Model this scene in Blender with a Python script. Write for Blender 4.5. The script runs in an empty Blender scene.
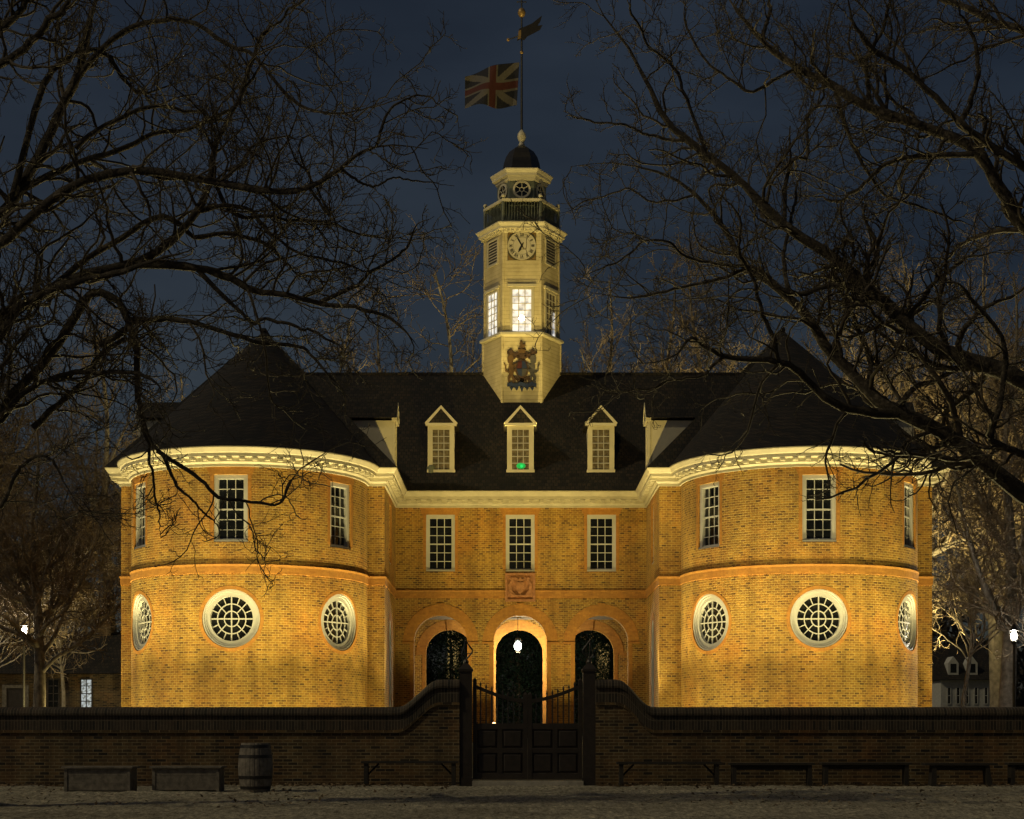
import bpy, bmesh, math, random
import numpy as np
from mathutils import Vector

SC = bpy.context.scene
COL = SC.collection
R = math.radians
PI = math.pi

# ------------------------------------------------------------------ camera, sky, street light stand-in, exposure
F = 1635.0                      # focal length in pixels of a 1024 px wide picture
CAMX, CAMZ = -0.33, 1.15
cam = bpy.data.cameras.new("camera")
cam.sensor_width = 36.0
cam.lens = 36.0 * F / 1024.0
cam.shift_y = (735 - 409.5) / 1024.0
cam.clip_start, cam.clip_end = 0.1, 2000
camo = bpy.data.objects.new("camera", cam)
camo.location = (CAMX, 0, CAMZ)
camo.rotation_euler = (R(90), 0, 0)
COL.objects.link(camo)
SC.camera = camo

LAMPLIGHT_EL, LAMPLIGHT_AZ = 42.0, -115.0        # sun lamp standing in for an unseen street lamp, from left behind the camera
w = bpy.data.worlds.new("World")
SC.world = w
w.use_nodes = True
nt = w.node_tree
bg = nt.nodes["Background"]
sky = nt.nodes.new("ShaderNodeTexSky")
sky.sky_type = 'NISHITA'
sky.sun_disc = False
sky.sun_elevation = R(LAMPLIGHT_EL)
sky.sun_rotation = R(LAMPLIGHT_AZ % 360)
sky.air_density = 1.0
sky.dust_density = 3.0
sky.ozone_density = 1.0
_tc = nt.nodes.new("ShaderNodeTexCoord")
_mp = nt.nodes.new("ShaderNodeMapping")
_mp.inputs["Scale"].default_value = (2.2, 2.2, 6.0)
_nz = nt.nodes.new("ShaderNodeTexNoise")
_nz.inputs["Scale"].default_value = 1.6
_nz.inputs["Detail"].default_value = 5
_rp = nt.nodes.new("ShaderNodeValToRGB")
_rp.color_ramp.elements[0].position, _rp.color_ramp.elements[0].color = 0.35, (0.62, 0.63, 0.66, 1)
_rp.color_ramp.elements[1].position, _rp.color_ramp.elements[1].color = 0.66, (1.28, 1.22, 1.16, 1)
_mx = nt.nodes.new("ShaderNodeMix")
_mx.data_type, _mx.blend_type = 'RGBA', 'MULTIPLY'
_mx.inputs[0].default_value = 1.0
nt.links.new(_tc.outputs["Generated"], _mp.inputs["Vector"])
nt.links.new(_mp.outputs[0], _nz.inputs["Vector"])
nt.links.new(_nz.outputs["Fac"], _rp.inputs[0])
nt.links.new(sky.outputs[0], _mx.inputs[6])
nt.links.new(_rp.outputs[0], _mx.inputs[7])
nt.links.new(_mx.outputs[2], bg.inputs[0])
bg.inputs[1].default_value = 0.0118     # night: the same sky turned down to moonlight
sun = bpy.data.lights.new("streetlight_standin", 'SUN')
sun.energy = 0.70
sun.angle = R(0.8)
sun.color = (1.0, 0.84, 0.50)
suno = bpy.data.objects.new("streetlight_standin", sun)
d = Vector((math.sin(R(LAMPLIGHT_AZ)) * math.cos(R(LAMPLIGHT_EL)), math.cos(R(LAMPLIGHT_AZ)) * math.cos(R(LAMPLIGHT_EL)), math.sin(R(LAMPLIGHT_EL))))
suno.rotation_euler = d.to_track_quat('Z', 'Y').to_euler()
suno.location = (-20, -10, 30)
COL.objects.link(suno)
SC.view_settings.view_transform = 'Standard'
SC.view_settings.look = 'None'
SC.view_settings.gamma = 1
SC.view_settings.exposure = 0.0
SC.cycles.max_bounces = 5
SC.cycles.diffuse_bounces = 3
SC.cycles.glossy_bounces = 2
SC.cycles.sample_clamp_indirect = 3.0

WARM = (1.0, 0.81, 0.33)
CREAM = (1.0, 0.74, 0.21)
LAMPCOL = (1.0, 0.93, 0.80)


def spot(loc, target, watts, size, color=WARM, blend=1.0, radius=0.07):
    l = bpy.data.lights.new("flood_and_fill", 'SPOT')  # shared by the building's floodlights and the added fill spots
    l.energy = watts
    l.color = color
    l.spot_size = R(size)
    l.spot_blend = blend
    l.shadow_soft_size = radius
    o = bpy.data.objects.new("flood_and_fill_beam", l)
    o.location = loc
    o.rotation_euler = (Vector(target) - Vector(loc)).to_track_quat('-Z', 'Y').to_euler()
    COL.objects.link(o)


def point(loc, watts, color, radius=0.1):
    l = bpy.data.lights.new("lamp_light", 'POINT')
    l.energy = watts
    l.color = color
    l.shadow_soft_size = radius
    o = bpy.data.objects.new("lamp_light", l)
    o.location = loc
    COL.objects.link(o)


# ------------------------------------------------------------------ measures of the building
YP = 54.5          # plane of the corner piers
YF = 59.7          # recessed middle front
XI = 4.58
XOS = {-1: 13.36, 1: 13.67}
CXS = {-1: -9.02, 1: 9.17}   # axis of each wing
RA = 3.87                    # radius of the round ends
YA0 = 54.35                  # centre line of the round ends
YB = 73.0          # back of the wings
YR = 68.0          # rear wall of the arcade
G = 0.9            # ground level of the yard
TX, TY = 0.05, 64.3  # tower axis
YW = 38.0          # yard wall

# floodlights and added fill of the two round ends (stand on the ground behind the yard wall)
for sx in (-1, 1):
    def at(a, r, z):
        return (CXS[sx] + (RA + r) * math.sin(R(a)), YA0 - (RA + r) * math.cos(R(a)), z)
    for k in range(11):                                 # close to the wall, beams straight up it
        a = -88 + 17.6 * k
        spot(at(a, 1.6, G + 0.2), at(a, 0.7, G + 8.4), 1700, 65, WARM)
    for a in (-75, -45, -15, 15, 45, 75):               # farther out, low: fill added to brighten the wall foot
        spot(at(a, 4.4, G + 0.15), at(a, 0, 1.6), 540, 86, WARM)
    spot((sx * 9.3, 41.5, 1.0), (CXS[sx], YP - 3, 9.2), 2700, 62, WARM)  # broad fill added from far out to even the wall's brightness
    # spots added to imitate floodlight spill on the near branches
    spot((sx * 9.0, 43.5, 1.0), (sx * 7.0, 29.0, 13.0), 9500, 110, WARM)
# middle front
for x in (-1.9, 1.9):
    spot((x, YF - 3.2, G + 0.25), (x * 0.9, YF, 8.6), 880, 97)
# tower
spot((0.0, 45.0, 1.0), (TX, TY - 1, 18.0), 9000, 56, CREAM)
for x in (-1.3, 1.4):
    spot((x, YF + .1, 10.95), (TX + x * .3, TY - 1.3, 22.0), 900, 75, CREAM)
# spots added beside and behind the wings, aimed at the trees to imitate spill
spot((16.2, 67.0, G + 0.2), (20.0, 78, 17), 24000, 105)
spot((-17.0, 60.0, G + 0.2), (-18.5, 72, 13), 2200, 110)
spot((9.5, 79.0, G + 0.2), (7.0, 90, 22), 25000, 112)
spot((-9.5, 79.0, G + 0.2), (-7.0, 90, 22), 25000, 112)


# ------------------------------------------------------------------ materials
MATS = {}


def nodes_of(name):
    m = bpy.data.materials.new(name)
    m.use_nodes = True
    t = m.node_tree
    return m, t, t.nodes["Principled BSDF"]


def setin(b, k, v):
    if k in b.inputs:
        b.inputs[k].default_value = v


def ramp(t, fac, stops):
    r = t.nodes.new("ShaderNodeValToRGB")
    e = r.color_ramp.elements
    while len(e) < len(stops):
        e.new(0.5)
    for i, (p, c) in enumerate(stops):
        e[i].position = p
        e[i].color = (c[0], c[1], c[2], 1)
    t.links.new(fac, r.inputs[0])
    return r.outputs[0]


def noise(t, scale, detail=4, rough=0.6, vec=None):
    n = t.nodes.new("ShaderNodeTexNoise")
    n.inputs["Scale"].default_value = scale
    n.inputs["Detail"].default_value = detail
    n.inputs["Roughness"].default_value = rough
    if vec is None:
        tc = t.nodes.new("ShaderNodeTexCoord")
        vec = tc.outputs["Object"]
    t.links.new(vec, n.inputs["Vector"])
    return n.outputs["Fac"]


def mixc(t, fac, a, b, mode='MIX'):
    m = t.nodes.new("ShaderNodeMix")
    m.data_type = 'RGBA'
    m.blend_type = mode
    for s, v in (("Factor", fac), ("A", a), ("B", b)):
        sock = [i for i in m.inputs if i.name == s and (i.type == 'RGBA' if s != "Factor" else i.type == 'VALUE')][0]
        if isinstance(v, (int, float)):
            sock.default_value = v
        elif isinstance(v, tuple):
            sock.default_value = (v[0], v[1], v[2], 1)
        else:
            t.links.new(v, sock)
    return [o for o in m.outputs if o.type == 'RGBA'][0]


def bump(t, b, h, strength, dist=0.02):
    n = t.nodes.new("ShaderNodeBump")
    n.inputs["Strength"].default_value = strength
    n.inputs["Distance"].default_value = dist
    t.links.new(h, n.inputs["Height"])
    t.links.new(n.outputs[0], b.inputs["Normal"])


def mat(name, c, rough=0.6, var=0.25, scale=6.0, bmp=0.0, bscale=30.0, metal=0.0):
    if name in MATS:
        return MATS[name]
    m, t, b = nodes_of(name)
    lo = tuple(x * (1 - var) for x in c)
    hi = tuple(min(1, x * (1 + var)) for x in c)
    col = ramp(t, noise(t, scale), [(0.3, lo), (0.7, hi)])
    t.links.new(col, b.inputs["Base Color"])
    setin(b, "Roughness", rough)
    setin(b, "Metallic", metal)
    if bmp:
        bump(t, b, noise(t, bscale, 6), bmp)
    MATS[name] = m
    return m


def brick_mat(name, c1, c2, c3, mortar, bw=0.225, rh=0.075, ms=0.006, dirt=0.35, off=0.5, bstr=0.5):
    m, t, b = nodes_of(name)
    uv = t.nodes.new("ShaderNodeUVMap")
    br = t.nodes.new("ShaderNodeTexBrick")
    br.offset = off
    br.inputs["Scale"].default_value = 1.0
    br.inputs["Brick Width"].default_value = bw
    br.inputs["Row Height"].default_value = rh
    br.inputs["Mortar Size"].default_value = ms
    br.inputs["Mortar Smooth"].default_value = 0.3
    br.inputs["Bias"].default_value = 0.0
    br.inputs["Color1"].default_value = (0, 0, 0, 1)
    br.inputs["Color2"].default_value = (1, 1, 1, 1)
    br.inputs["Mortar"].default_value = (0.5, 0.5, 0.5, 1)
    t.links.new(uv.outputs[0], br.inputs["Vector"])
    col = ramp(t, br.outputs["Color"], [(0.0, c1), (0.14, c2), (0.7, c3), (1.0, tuple(x * 1.15 for x in c3))])
    col = mixc(t, br.outputs["Fac"], col, mortar)
    nz = noise(t, 0.9, 8, 0.7)
    col = mixc(t, dirt, col, ramp(t, nz, [(0.25, (0.45, 0.42, 0.38)), (0.7, (1.15, 1.12, 1.05))]), 'MULTIPLY')
    mp = t.nodes.new("ShaderNodeMapping")
    tc = t.nodes.new("ShaderNodeTexCoord")
    mp.inputs["Scale"].default_value = (2.2, 2.2, 0.22)
    t.links.new(tc.outputs["Object"], mp.inputs["Vector"])
    stk = noise(t, 1.0, 6, 0.65, mp.outputs[0])
    col = mixc(t, dirt * .8, col, ramp(t, stk, [(0.36, (0.5, 0.46, 0.40)), (0.6, (1.08, 1.08, 1.08))]), 'MULTIPLY')
    hue = noise(t, 0.55, 6, 0.7)
    col = mixc(t, dirt * .9, col, ramp(t, hue, [(0.34, (1.08, 0.80, 0.58)), (0.5, (1, 1, 1)), (0.68, (0.92, 1.04, 1.12))]), 'MULTIPLY')
    nz2 = noise(t, 14, 4, 0.7)
    col = mixc(t, 0.45, col, ramp(t, nz2, [(0.3, (0.55, 0.5, 0.45)), (0.65, (1.2, 1.2, 1.2))]), 'MULTIPLY')
    t.links.new(col, b.inputs["Base Color"])
    setin(b, "Roughness", 0.8)
    inv = t.nodes.new("ShaderNodeMath")
    inv.operation = 'SUBTRACT'
    inv.inputs[0].default_value = 1.0
    t.links.new(br.outputs["Fac"], inv.inputs[1])
    ad = t.nodes.new("ShaderNodeMath")
    ad.operation = 'MULTIPLY_ADD'
    t.links.new(nz2, ad.inputs[0])
    ad.inputs[1].default_value = 0.8
    t.links.new(inv.outputs[0], ad.inputs[2])
    bump(t, b, ad.outputs[0], bstr, 0.018)
    return m


def emit_mat(name, c, s, dark=None, scale=3.0):
    m, t, b = nodes_of(name)
    setin(b, "Base Color", (c[0] * .5, c[1] * .5, c[2] * .5, 1))
    setin(b, "Emission Strength", s)
    if dark:
        t.links.new(ramp(t, noise(t, scale, 2), [(0.35, dark), (0.6, c)]), b.inputs["Emission Color"])
    else:
        setin(b, "Emission Color", (c[0], c[1], c[2], 1))
    return m


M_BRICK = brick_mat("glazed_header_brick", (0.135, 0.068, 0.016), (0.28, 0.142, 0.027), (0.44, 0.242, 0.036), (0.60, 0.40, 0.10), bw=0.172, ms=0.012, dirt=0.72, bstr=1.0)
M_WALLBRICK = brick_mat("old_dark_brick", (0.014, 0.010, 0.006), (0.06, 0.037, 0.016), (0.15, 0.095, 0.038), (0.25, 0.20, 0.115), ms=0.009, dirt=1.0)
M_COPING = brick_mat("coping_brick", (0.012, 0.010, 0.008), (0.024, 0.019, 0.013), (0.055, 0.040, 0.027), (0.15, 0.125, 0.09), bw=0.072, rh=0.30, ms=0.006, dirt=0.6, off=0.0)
M_RUBBED = brick_mat("rubbed_brick", (0.36, 0.16, 0.024), (0.40, 0.18, 0.027), (0.44, 0.205, 0.033), (0.42, 0.21, 0.05), ms=0.002, dirt=0.3, bstr=0.15)
M_SHINGLE = brick_mat("wood_shingle", (0.002, 0.0015, 0.001), (0.006, 0.0045, 0.003), (0.030, 0.021, 0.013), (0.001, 0.001, 0.001), bw=0.17, rh=0.19, ms=0.022, dirt=0.7, bstr=1.0)
M_CREAM = mat("cream_paint", (0.58, 0.53, 0.39), 0.5, 0.08, 3.0, 0.05, 40)
M_WHITE = mat("white_paint", (0.47, 0.465, 0.44), 0.45, 0.06, 3.0)
M_IRON = mat("black_iron", (0.018, 0.016, 0.014), 0.45, 0.3, 20, 0.2, 60)
M_LEAD = mat("dark_lead", (0.02, 0.018, 0.016), 0.4, 0.3, 8)
M_GILD = mat("gilding", (0.34, 0.22, 0.08), 0.5, 0.2, 12, metal=0.5)
M_GREEN = mat("grey_green_paint", (0.13, 0.145, 0.11), 0.55, 0.15, 5)
M_OLDWOOD = mat("weathered_wood", (0.16, 0.14, 0.115), 0.8, 0.45, 9, 0.4, 40)
M_DARKWOOD = mat("dark_painted_wood", (0.026, 0.018, 0.013), 0.55, 0.35, 8, 0.2, 40)
M_BENCHWOOD = mat("dark_bench_wood", (0.020, 0.016, 0.012), 0.7, 0.4, 8, 0.3, 40)
M_STONE = mat("sill_stone", (0.42, 0.38, 0.31), 0.8, 0.25, 6, 0.3, 30)
M_HOOP = mat("barrel_hoop", (0.03, 0.027, 0.025), 0.5, 0.4, 15, metal=0.4)
M_GLASS, _t, _b = nodes_of("dark_window_glass")
_t.links.new(ramp(_t, noise(_t, 1.5, 2), [(0.3, (0.006, 0.007, 0.008)), (0.7, (0.016, 0.017, 0.017))]), _b.inputs["Base Color"])
setin(_b, "Roughness", 0.06)
bump(_t, _b, noise(_t, 4.0, 2), 0.12, 0.05)
M_DGLASS = mat("tan_window_glass", (0.16, 0.13, 0.08), 0.2, 0.6, 6)  # on the dormers the tan stands in for faint warm light inside
M_LIT = emit_mat("lit_window", (1.0, 0.95, 0.84), 0.95, (0.26, 0.27, 0.30), 3.6)
M_LAMP = emit_mat("lamp_glow", (1.0, 0.98, 0.88), 40.0)
M_STREET = emit_mat("street_lamp_glow", (1.0, 0.93, 0.80), 900.0)
M_LANTERN = emit_mat("lantern_glow", (0.86, 1.0, 0.86), 28.0)
M_GREENLAMP = emit_mat("green_lamp", (0.02, 0.9, 0.18), 0.7)
M_GROUNDLAMP = emit_mat("ground_lamp_glow", (1.0, 0.62, 0.3), 5.0)
M_BLUEGLOW = emit_mat("bluish_window", (0.75, 0.85, 0.9), 0.55, (0.02, 0.02, 0.02), 9.0)  # bluish emissive pane with random dark blotches

# clapboards: horizontal laps
M_CLAP, t, b = nodes_of("clapboard_paint")
tc = t.nodes.new("ShaderNodeTexCoord")
wv = t.nodes.new("ShaderNodeTexWave")
wv.bands_direction = 'Z'
wv.wave_profile = 'SAW'
wv.inputs["Scale"].default_value = 2.1
wv.inputs["Distortion"].default_value = 0.0
t.links.new(tc.outputs["Object"], wv.inputs["Vector"])
c = ramp(t, noise(t, 2.5, 8), [(0.3, (0.40, 0.34, 0.21)), (0.7, (0.56, 0.49, 0.33))])
c = mixc(t, 0.75, c, ramp(t, wv.outputs["Fac"], [(0.0, (0.55, 0.52, 0.46)), (0.14, (1, 1, 1))]), 'MULTIPLY')
t.links.new(c, b.inputs["Base Color"])
setin(b, "Roughness", 0.55)
bump(t, b, wv.outputs["Fac"], 0.9, 0.05)

# bark
M_BARK, t, b = nodes_of("bark")
t.links.new(ramp(t, noise(t, 5, 8, 0.7), [(0.3, (0.012, 0.009, 0.007)), (0.54, (0.055, 0.043, 0.03)), (0.72, (0.24, 0.20, 0.145))]), b.inputs["Base Color"])
setin(b, "Roughness", 0.9)
bump(t, b, noise(t, 11, 8, 0.75), 1.0, 0.12)
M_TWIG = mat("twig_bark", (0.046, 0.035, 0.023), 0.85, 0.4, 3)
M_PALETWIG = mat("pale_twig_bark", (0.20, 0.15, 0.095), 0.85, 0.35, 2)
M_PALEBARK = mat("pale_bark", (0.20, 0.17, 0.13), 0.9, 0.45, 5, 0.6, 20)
M_LEAF = mat("evergreen_leaf", (0.010, 0.021, 0.014), 1.0, 0.5, 2)
setin(M_LEAF.node_tree.nodes["Principled BSDF"], "Specular IOR Level", 0.1)

# gravel road
M_ROAD, t, b = nodes_of("gravel")
mp = t.nodes.new("ShaderNodeMapping")
tc = t.nodes.new("ShaderNodeTexCoord")
mp.inputs["Scale"].default_value = (3.2, 1.1, 1.0)
t.links.new(tc.outputs["Object"], mp.inputs["Vector"])
n1 = noise(t, 2.6, 12, 0.85, mp.outputs[0])
n2 = noise(t, 0.35, 8, 0.7)
n3 = noise(t, 12, 6, 0.8)
c = ramp(t, n1, [(0.38, (0.13, 0.115, 0.085)), (0.50, (0.55, 0.51, 0.40)), (0.60, (0.98, 0.93, 0.78))])
c = mixc(t, 0.5, c, ramp(t, n3, [(0.3, (0.5, 0.48, 0.42)), (0.7, (1.4, 1.36, 1.28))]), 'MULTIPLY')
c = mixc(t, 0.8, c, ramp(t, n2, [(0.34, (0.55, 0.52, 0.46)), (0.66, (1.25, 1.24, 1.2))]), 'MULTIPLY')
t.links.new(c, b.inputs["Base Color"])
setin(b, "Roughness", 0.95)
bump(t, b, n1, 1.0, 0.22)
M_GROUND, t, b = nodes_of("yard_ground")
n1 = noise(t, 8, 8, 0.75)
t.links.new(ramp(t, n1, [(0.3, (0.025, 0.022, 0.013)), (0.6, (0.06, 0.055, 0.03)), (0.8, (0.12, 0.10, 0.06))]), b.inputs["Base Color"])
setin(b, "Roughness", 1.0)
bump(t, b, n1, 0.8, 0.06)


# ------------------------------------------------------------------ mesh builder
class MB:
    def __init__(s):
        s.v, s.f, s.m, s.uv = [], [], [], []

    def add(s, vs, fs, mi=0, uvs=None):
        n = len(s.v)
        s.v += [tuple(p) for p in vs]
        for k, f in enumerate(fs):
            s.f.append([n + i for i in f])
            s.m.append(mi)
            s.uv.append([uvs[i] for i in f] if uvs else None)

    def box(s, x0, x1, y0, y1, z0, z1, mi=0, T=None):
        vs = [(x, y, z) for z in (z0, z1) for (x, y) in ((x0, y0), (x1, y0), (x1, y1), (x0, y1))]
        if T:
            vs = [T(*p) for p in vs]
        s.add(vs, [(3, 2, 1, 0), (4, 5, 6, 7), (0, 1, 5, 4), (1, 2, 6, 5), (2, 3, 7, 6), (3, 0, 4, 7)], mi)

    def boxS(s, S, u0, u1, z0, z1, o0, o1, mi=0, nu=1):
        vs, fs = [], []
        for i in range(nu + 1):
            u = u0 + (u1 - u0) * i / nu
            vs += [S(u, z0, o0), S(u, z1, o0), S(u, z1, o1), S(u, z0, o1)]
        for i in range(nu):
            a, b = 4 * i, 4 * i + 4
            for j in range(4):
                fs.append((a + j, a + (j + 1) % 4, b + (j + 1) % 4, b + j))
        fs += [(3, 2, 1, 0), tuple(4 * nu + j for j in range(4))]
        s.add(vs, fs, mi)

    def stripS(s, S, inner, outer, o0, o1, closed=False, mi=0):
        """band between two polylines of (u, z), thickness o0..o1"""
        vs, fs = [], []
        n = len(inner)
        for (a, b) in zip(inner, outer):
            vs += [S(a[0], a[1], o0), S(b[0], b[1], o0), S(b[0], b[1], o1), S(a[0], a[1], o1)]
        for i in range(n if closed else n - 1):
            a, b = 4 * i, 4 * ((i + 1) % n)
            for j in range(4):
                fs.append((a + j, a + (j + 1) % 4, b + (j + 1) % 4, b + j))
        if not closed:
            fs += [(3, 2, 1, 0), tuple(4 * (n - 1) + j for j in range(4))]
        s.add(vs, fs, mi)

    def polyS(s, S, pts, o0, o1, mi=0):
        n = len(pts)
        vs = [S(u, z, o0) for u, z in pts] + [S(u, z, o1) for u, z in pts]
        fs = [tuple(range(n))[::-1], tuple(range(n, 2 * n))]
        fs += [(i, (i + 1) % n, n + (i + 1) % n, n + i) for i in range(n)]
        s.add(vs, fs, mi)

    def diskS(s, S, u, z, r, o0, o1, n=24, mi=0):
        s.polyS(S, [(u + r * math.cos(2 * PI * k / n), z + r * math.sin(2 * PI * k / n)) for k in range(n)], o0, o1, mi)

    def lathe(s, cx, cy, prof, n=16, mi=0, rot=0.0, cap=True):
        vs, fs = [], []
        for (r, z) in prof:
            for k in range(n):
                a = rot + 2 * PI * k / n
                vs.append((cx + r * math.cos(a), cy + r * math.sin(a), z))
        for i in range(len(prof) - 1):
            for k in range(n):
                fs.append((i * n + k, i * n + (k + 1) % n, (i + 1) * n + (k + 1) % n, (i + 1) * n + k))
        if cap:
            fs.append(tuple(range(n))[::-1])
            fs.append(tuple((len(prof) - 1) * n + k for k in range(n)))
        s.add(vs, fs, mi)

    def tube(s, pts, rad, n=8, mi=0):
        pts = [Vector(p) for p in pts]
        if not isinstance(rad, (list, tuple)):
            rad = [rad] * len(pts)
        vs, fs = [], []
        t0 = (pts[-1] - pts[0]).normalized() if (pts[-1] - pts[0]).length > 1e-6 else Vector((0, 0, 1))
        ref = Vector((0, 1, 0)) if abs(t0.y) < 0.8 else Vector((1, 0, 0))
        for i, p in enumerate(pts):
            t = (pts[min(i + 1, len(pts) - 1)] - pts[max(i - 1, 0)]).normalized()
            a = (ref - t * ref.dot(t)).normalized()
            b2 = t.cross(a)
            for k in range(n):
                an = 2 * PI * k / n
                vs.append(p + (a * math.cos(an) + b2 * math.sin(an)) * rad[i])
        for i in range(len(pts) - 1):
            for k in range(n):
                fs.append((i * n + k, i * n + (k + 1) % n, (i + 1) * n + (k + 1) % n, (i + 1) * n + k))
        fs.append(tuple(range(n))[::-1])
        fs.append(tuple((len(pts) - 1) * n + k for k in range(n)))
        s.add(vs, fs, mi)

    def build(s, name, mats, parent=None, smooth=False, apse=None, recalc=True):
        me = bpy.data.meshes.new(name)
        me.from_pydata(s.v, [], s.f)
        if not isinstance(mats, (list, tuple)):
            mats = [mats]
        for m in mats:
            me.materials.append(m)
        me.polygons.foreach_set("material_index", s.m)
        uvl = me.uv_layers.new(name="UVMap")
        for p, uvs in zip(me.polygons, s.uv):
            if uvs:
                for li, q in zip(p.loop_indices, uvs):
                    uvl.data[li].uv = q
        if recalc:
            bm = bmesh.new()
            bm.from_mesh(me)
            bmesh.ops.recalc_face_normals(bm, faces=bm.faces)
            bm.to_mesh(me)
            bm.free()
        auto_uv(me, apse, [u is not None for u in s.uv])
        if smooth:
            me.polygons.foreach_set("use_smooth", [True] * len(me.polygons))
        o = bpy.data.objects.new(name, me)
        COL.objects.link(o)
        if parent:
            o.parent = parent
        return o


def auto_uv(me, apse=None, skip=None):
    uvl = me.uv_layers.active or me.uv_layers.new(name="UVMap")
    for i, p in enumerate(me.polygons):
        if skip and skip[i]:
            continue
        n, c = p.normal, p.center
        for li in p.loop_indices:
            v = me.vertices[me.loops[li].vertex_index].co
            if apse and c.y < YA0 + 0.01 and abs(n.z) < 0.95:
                a = apse if not isinstance(apse, str) else (CXS[1] if c.x > 0 else CXS[-1])
                if abs(c.x - a) < RA + (0.8 if isinstance(apse, str) else 0.02):
                    uvl.data[li].uv = (math.atan2(v.x - a, YA0 - v.y + .02) * RA, v.z if abs(n.z) < .3 else v.z * 1.4)
                    continue
            if abs(n.z) > 0.95:
                uvl.data[li].uv = (v.x, v.y)
            elif abs(n.x) > abs(n.y):
                uvl.data[li].uv = (v.y, v.z if abs(n.z) < .3 else v.z * 1.4)
            else:
                uvl.data[li].uv = (v.x, v.z if abs(n.z) < .3 else v.z * 1.4)


def empty(name, loc=(0, 0, 0)):
    o = bpy.data.objects.new(name, None)
    o.empty_display_size = 0.3
    o.location = loc
    COL.objects.link(o)
    return o


def tag(o, label, cat, group=None):
    o["label"], o["category"] = label, cat
    if group:
        o["group"] = group
    return o


def struct(o):
    o["kind"] = "structure"
    return o


def adopt(child, parent):
    """parent a mesh modelled in world coordinates to an Empty that stands elsewhere"""
    child.parent = parent
    child.location = -Vector(parent.location)
    return child


def cut(o, cutter_mb, apse=None):
    c = cutter_mb.build("cutter", M_BRICK)
    md = o.modifiers.new("cut", 'BOOLEAN')
    md.operation = 'DIFFERENCE'
    md.solver = 'EXACT'
    md.object = c
    dg = bpy.context.evaluated_depsgraph_get()
    dg.update()
    me = bpy.data.meshes.new_from_object(o.evaluated_get(dg))
    o.modifiers.clear()
    old = o.data
    o.data = me
    me.name = old.name
    bpy.data.meshes.remove(old)
    cm = c.data
    bpy.data.objects.remove(c)
    bpy.data.meshes.remove(cm)
    while len(me.uv_layers):
        me.uv_layers.remove(me.uv_layers[0])
    while len(me.materials) > 1:
        me.materials.pop()
    me.polygons.foreach_set("material_index", [0] * len(me.polygons))
    me.uv_layers.new(name="UVMap")
    auto_uv(me, apse)


def S_apse(cx):
    return lambda u, z, o: (cx + (RA + o) * math.sin(u / RA), YA0 - (RA + o) * math.cos(u / RA), z)


def S_front(y):
    return lambda u, z, o: (u, y - o, z)


def S_side(x, sgn, yc):
    return lambda u, z, o: (x + sgn * o, yc + u, z)


def wing_outline(sx, o, n=40):
    """plan outline of one wing at offset o, from its left side to its right side"""
    cx = CXS[sx]
    xl, xr = (-XOS[-1], -XI) if sx < 0 else (XI, XOS[1])
    st = YP - YA0
    a0 = PI / 2 if o <= st else math.acos((o - st) / (RA + o))
    pts = [(xl - o, YB), (xl - o, YP - o)]
    if o <= st:
        pts.append((cx - RA - o, YP - o))
    else:
        pts.append((cx - (RA + o) * math.sin(a0), YP - o))
    for k in range(n + 1):
        a = -a0 + 2 * a0 * (k + .02) / (n + .04)
        pts.append((cx + (RA + o) * math.sin(a), min(YA0 - (RA + o) * math.cos(a), YP - o - .0004)))
    pts.append((2 * cx - pts[2][0], YP - o))
    pts += [(xr + o, YP - o), (xr + o, YB)]
    return pts


def full_outline(o, n=40):
    L = wing_outline(-1, o, n)
    Rr = wing_outline(1, o, n)
    L[-1] = (-XI + o, YF - o)
    Rr[0] = (XI - o, YF - o)
    return L + Rr


def sweep(mb, prof, outline, uvs=False):
    rows = [[(x, y, z) for (x, y) in outline(o)] for (o, z) in prof]
    n = len(rows[0])
    m = len(rows)
    vs = [rows[j][i] for i in range(n) for j in range(m)]
    fs = []
    for i in range(n - 1):
        for j in range(m):
            a, b = i * m + j, i * m + (j + 1) % m
            fs.append((a, b, b + m, a + m))
    fs += [tuple(range(m))[::-1], tuple((n - 1) * m + j for j in range(m))]
    mb.add(vs, fs)


# ------------------------------------------------------------------ ground and road
def ground_z(y):
    if y < 38.6:
        return -0.035
    t = min(1, (y - 38.6) / 7.0)
    return -0.035 + (G + 0.035) * t * t * (3 - 2 * t)


mb = MB()
xs = [-400, -200, -100, -60, -40, -25, -15, -5, 5, 15, 25, 40, 60, 100, 200, 400]
ys = [-80, -20, 0, 20, 38.6] + [38.6 + 0.7 * k for k in range(1, 11)] + [50, 60, 75, 100, 150, 250, 500, 900]
vs = [(x, y, ground_z(y)) for y in ys for x in xs]
n = len(xs)
mb.add(vs, [(j * n + i, j * n + i + 1, (j + 1) * n + i + 1, (j + 1) * n + i) for j in range(len(ys) - 1) for i in range(n - 1)])
struct(mb.build("ground", M_GROUND))
rng = np.random.default_rng(2)
xs2 = np.concatenate([[-300, -80, -30], np.arange(-17, 17.01, .11), [30, 80, 300]])
ys2 = np.concatenate([[-70, 0, 10, 17], np.arange(20, 36.95, .11)])
NX, NY = len(xs2), len(ys2)
XX, YY = np.meshgrid(xs2, ys2)
hh = rng.normal(size=XX.shape) * .0095
sm = rng.normal(size=(NY // 5 + 2, NX // 5 + 2)) * .014
sm = np.kron(sm, np.ones((5, 5)))[:NY, :NX]
for _k in range(2):
    sm = (sm + np.roll(sm, 1, 0) + np.roll(sm, -1, 0) + np.roll(sm, 1, 1) + np.roll(sm, -1, 1)) / 5
hh = np.clip(hh + sm, -.03, .03)
hh[:, :3] = hh[:, -3:] = 0
YY[-1] += rng.uniform(-.15, .12, NX)
hh[-1] = -.04
me = bpy.data.meshes.new("road")
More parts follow.
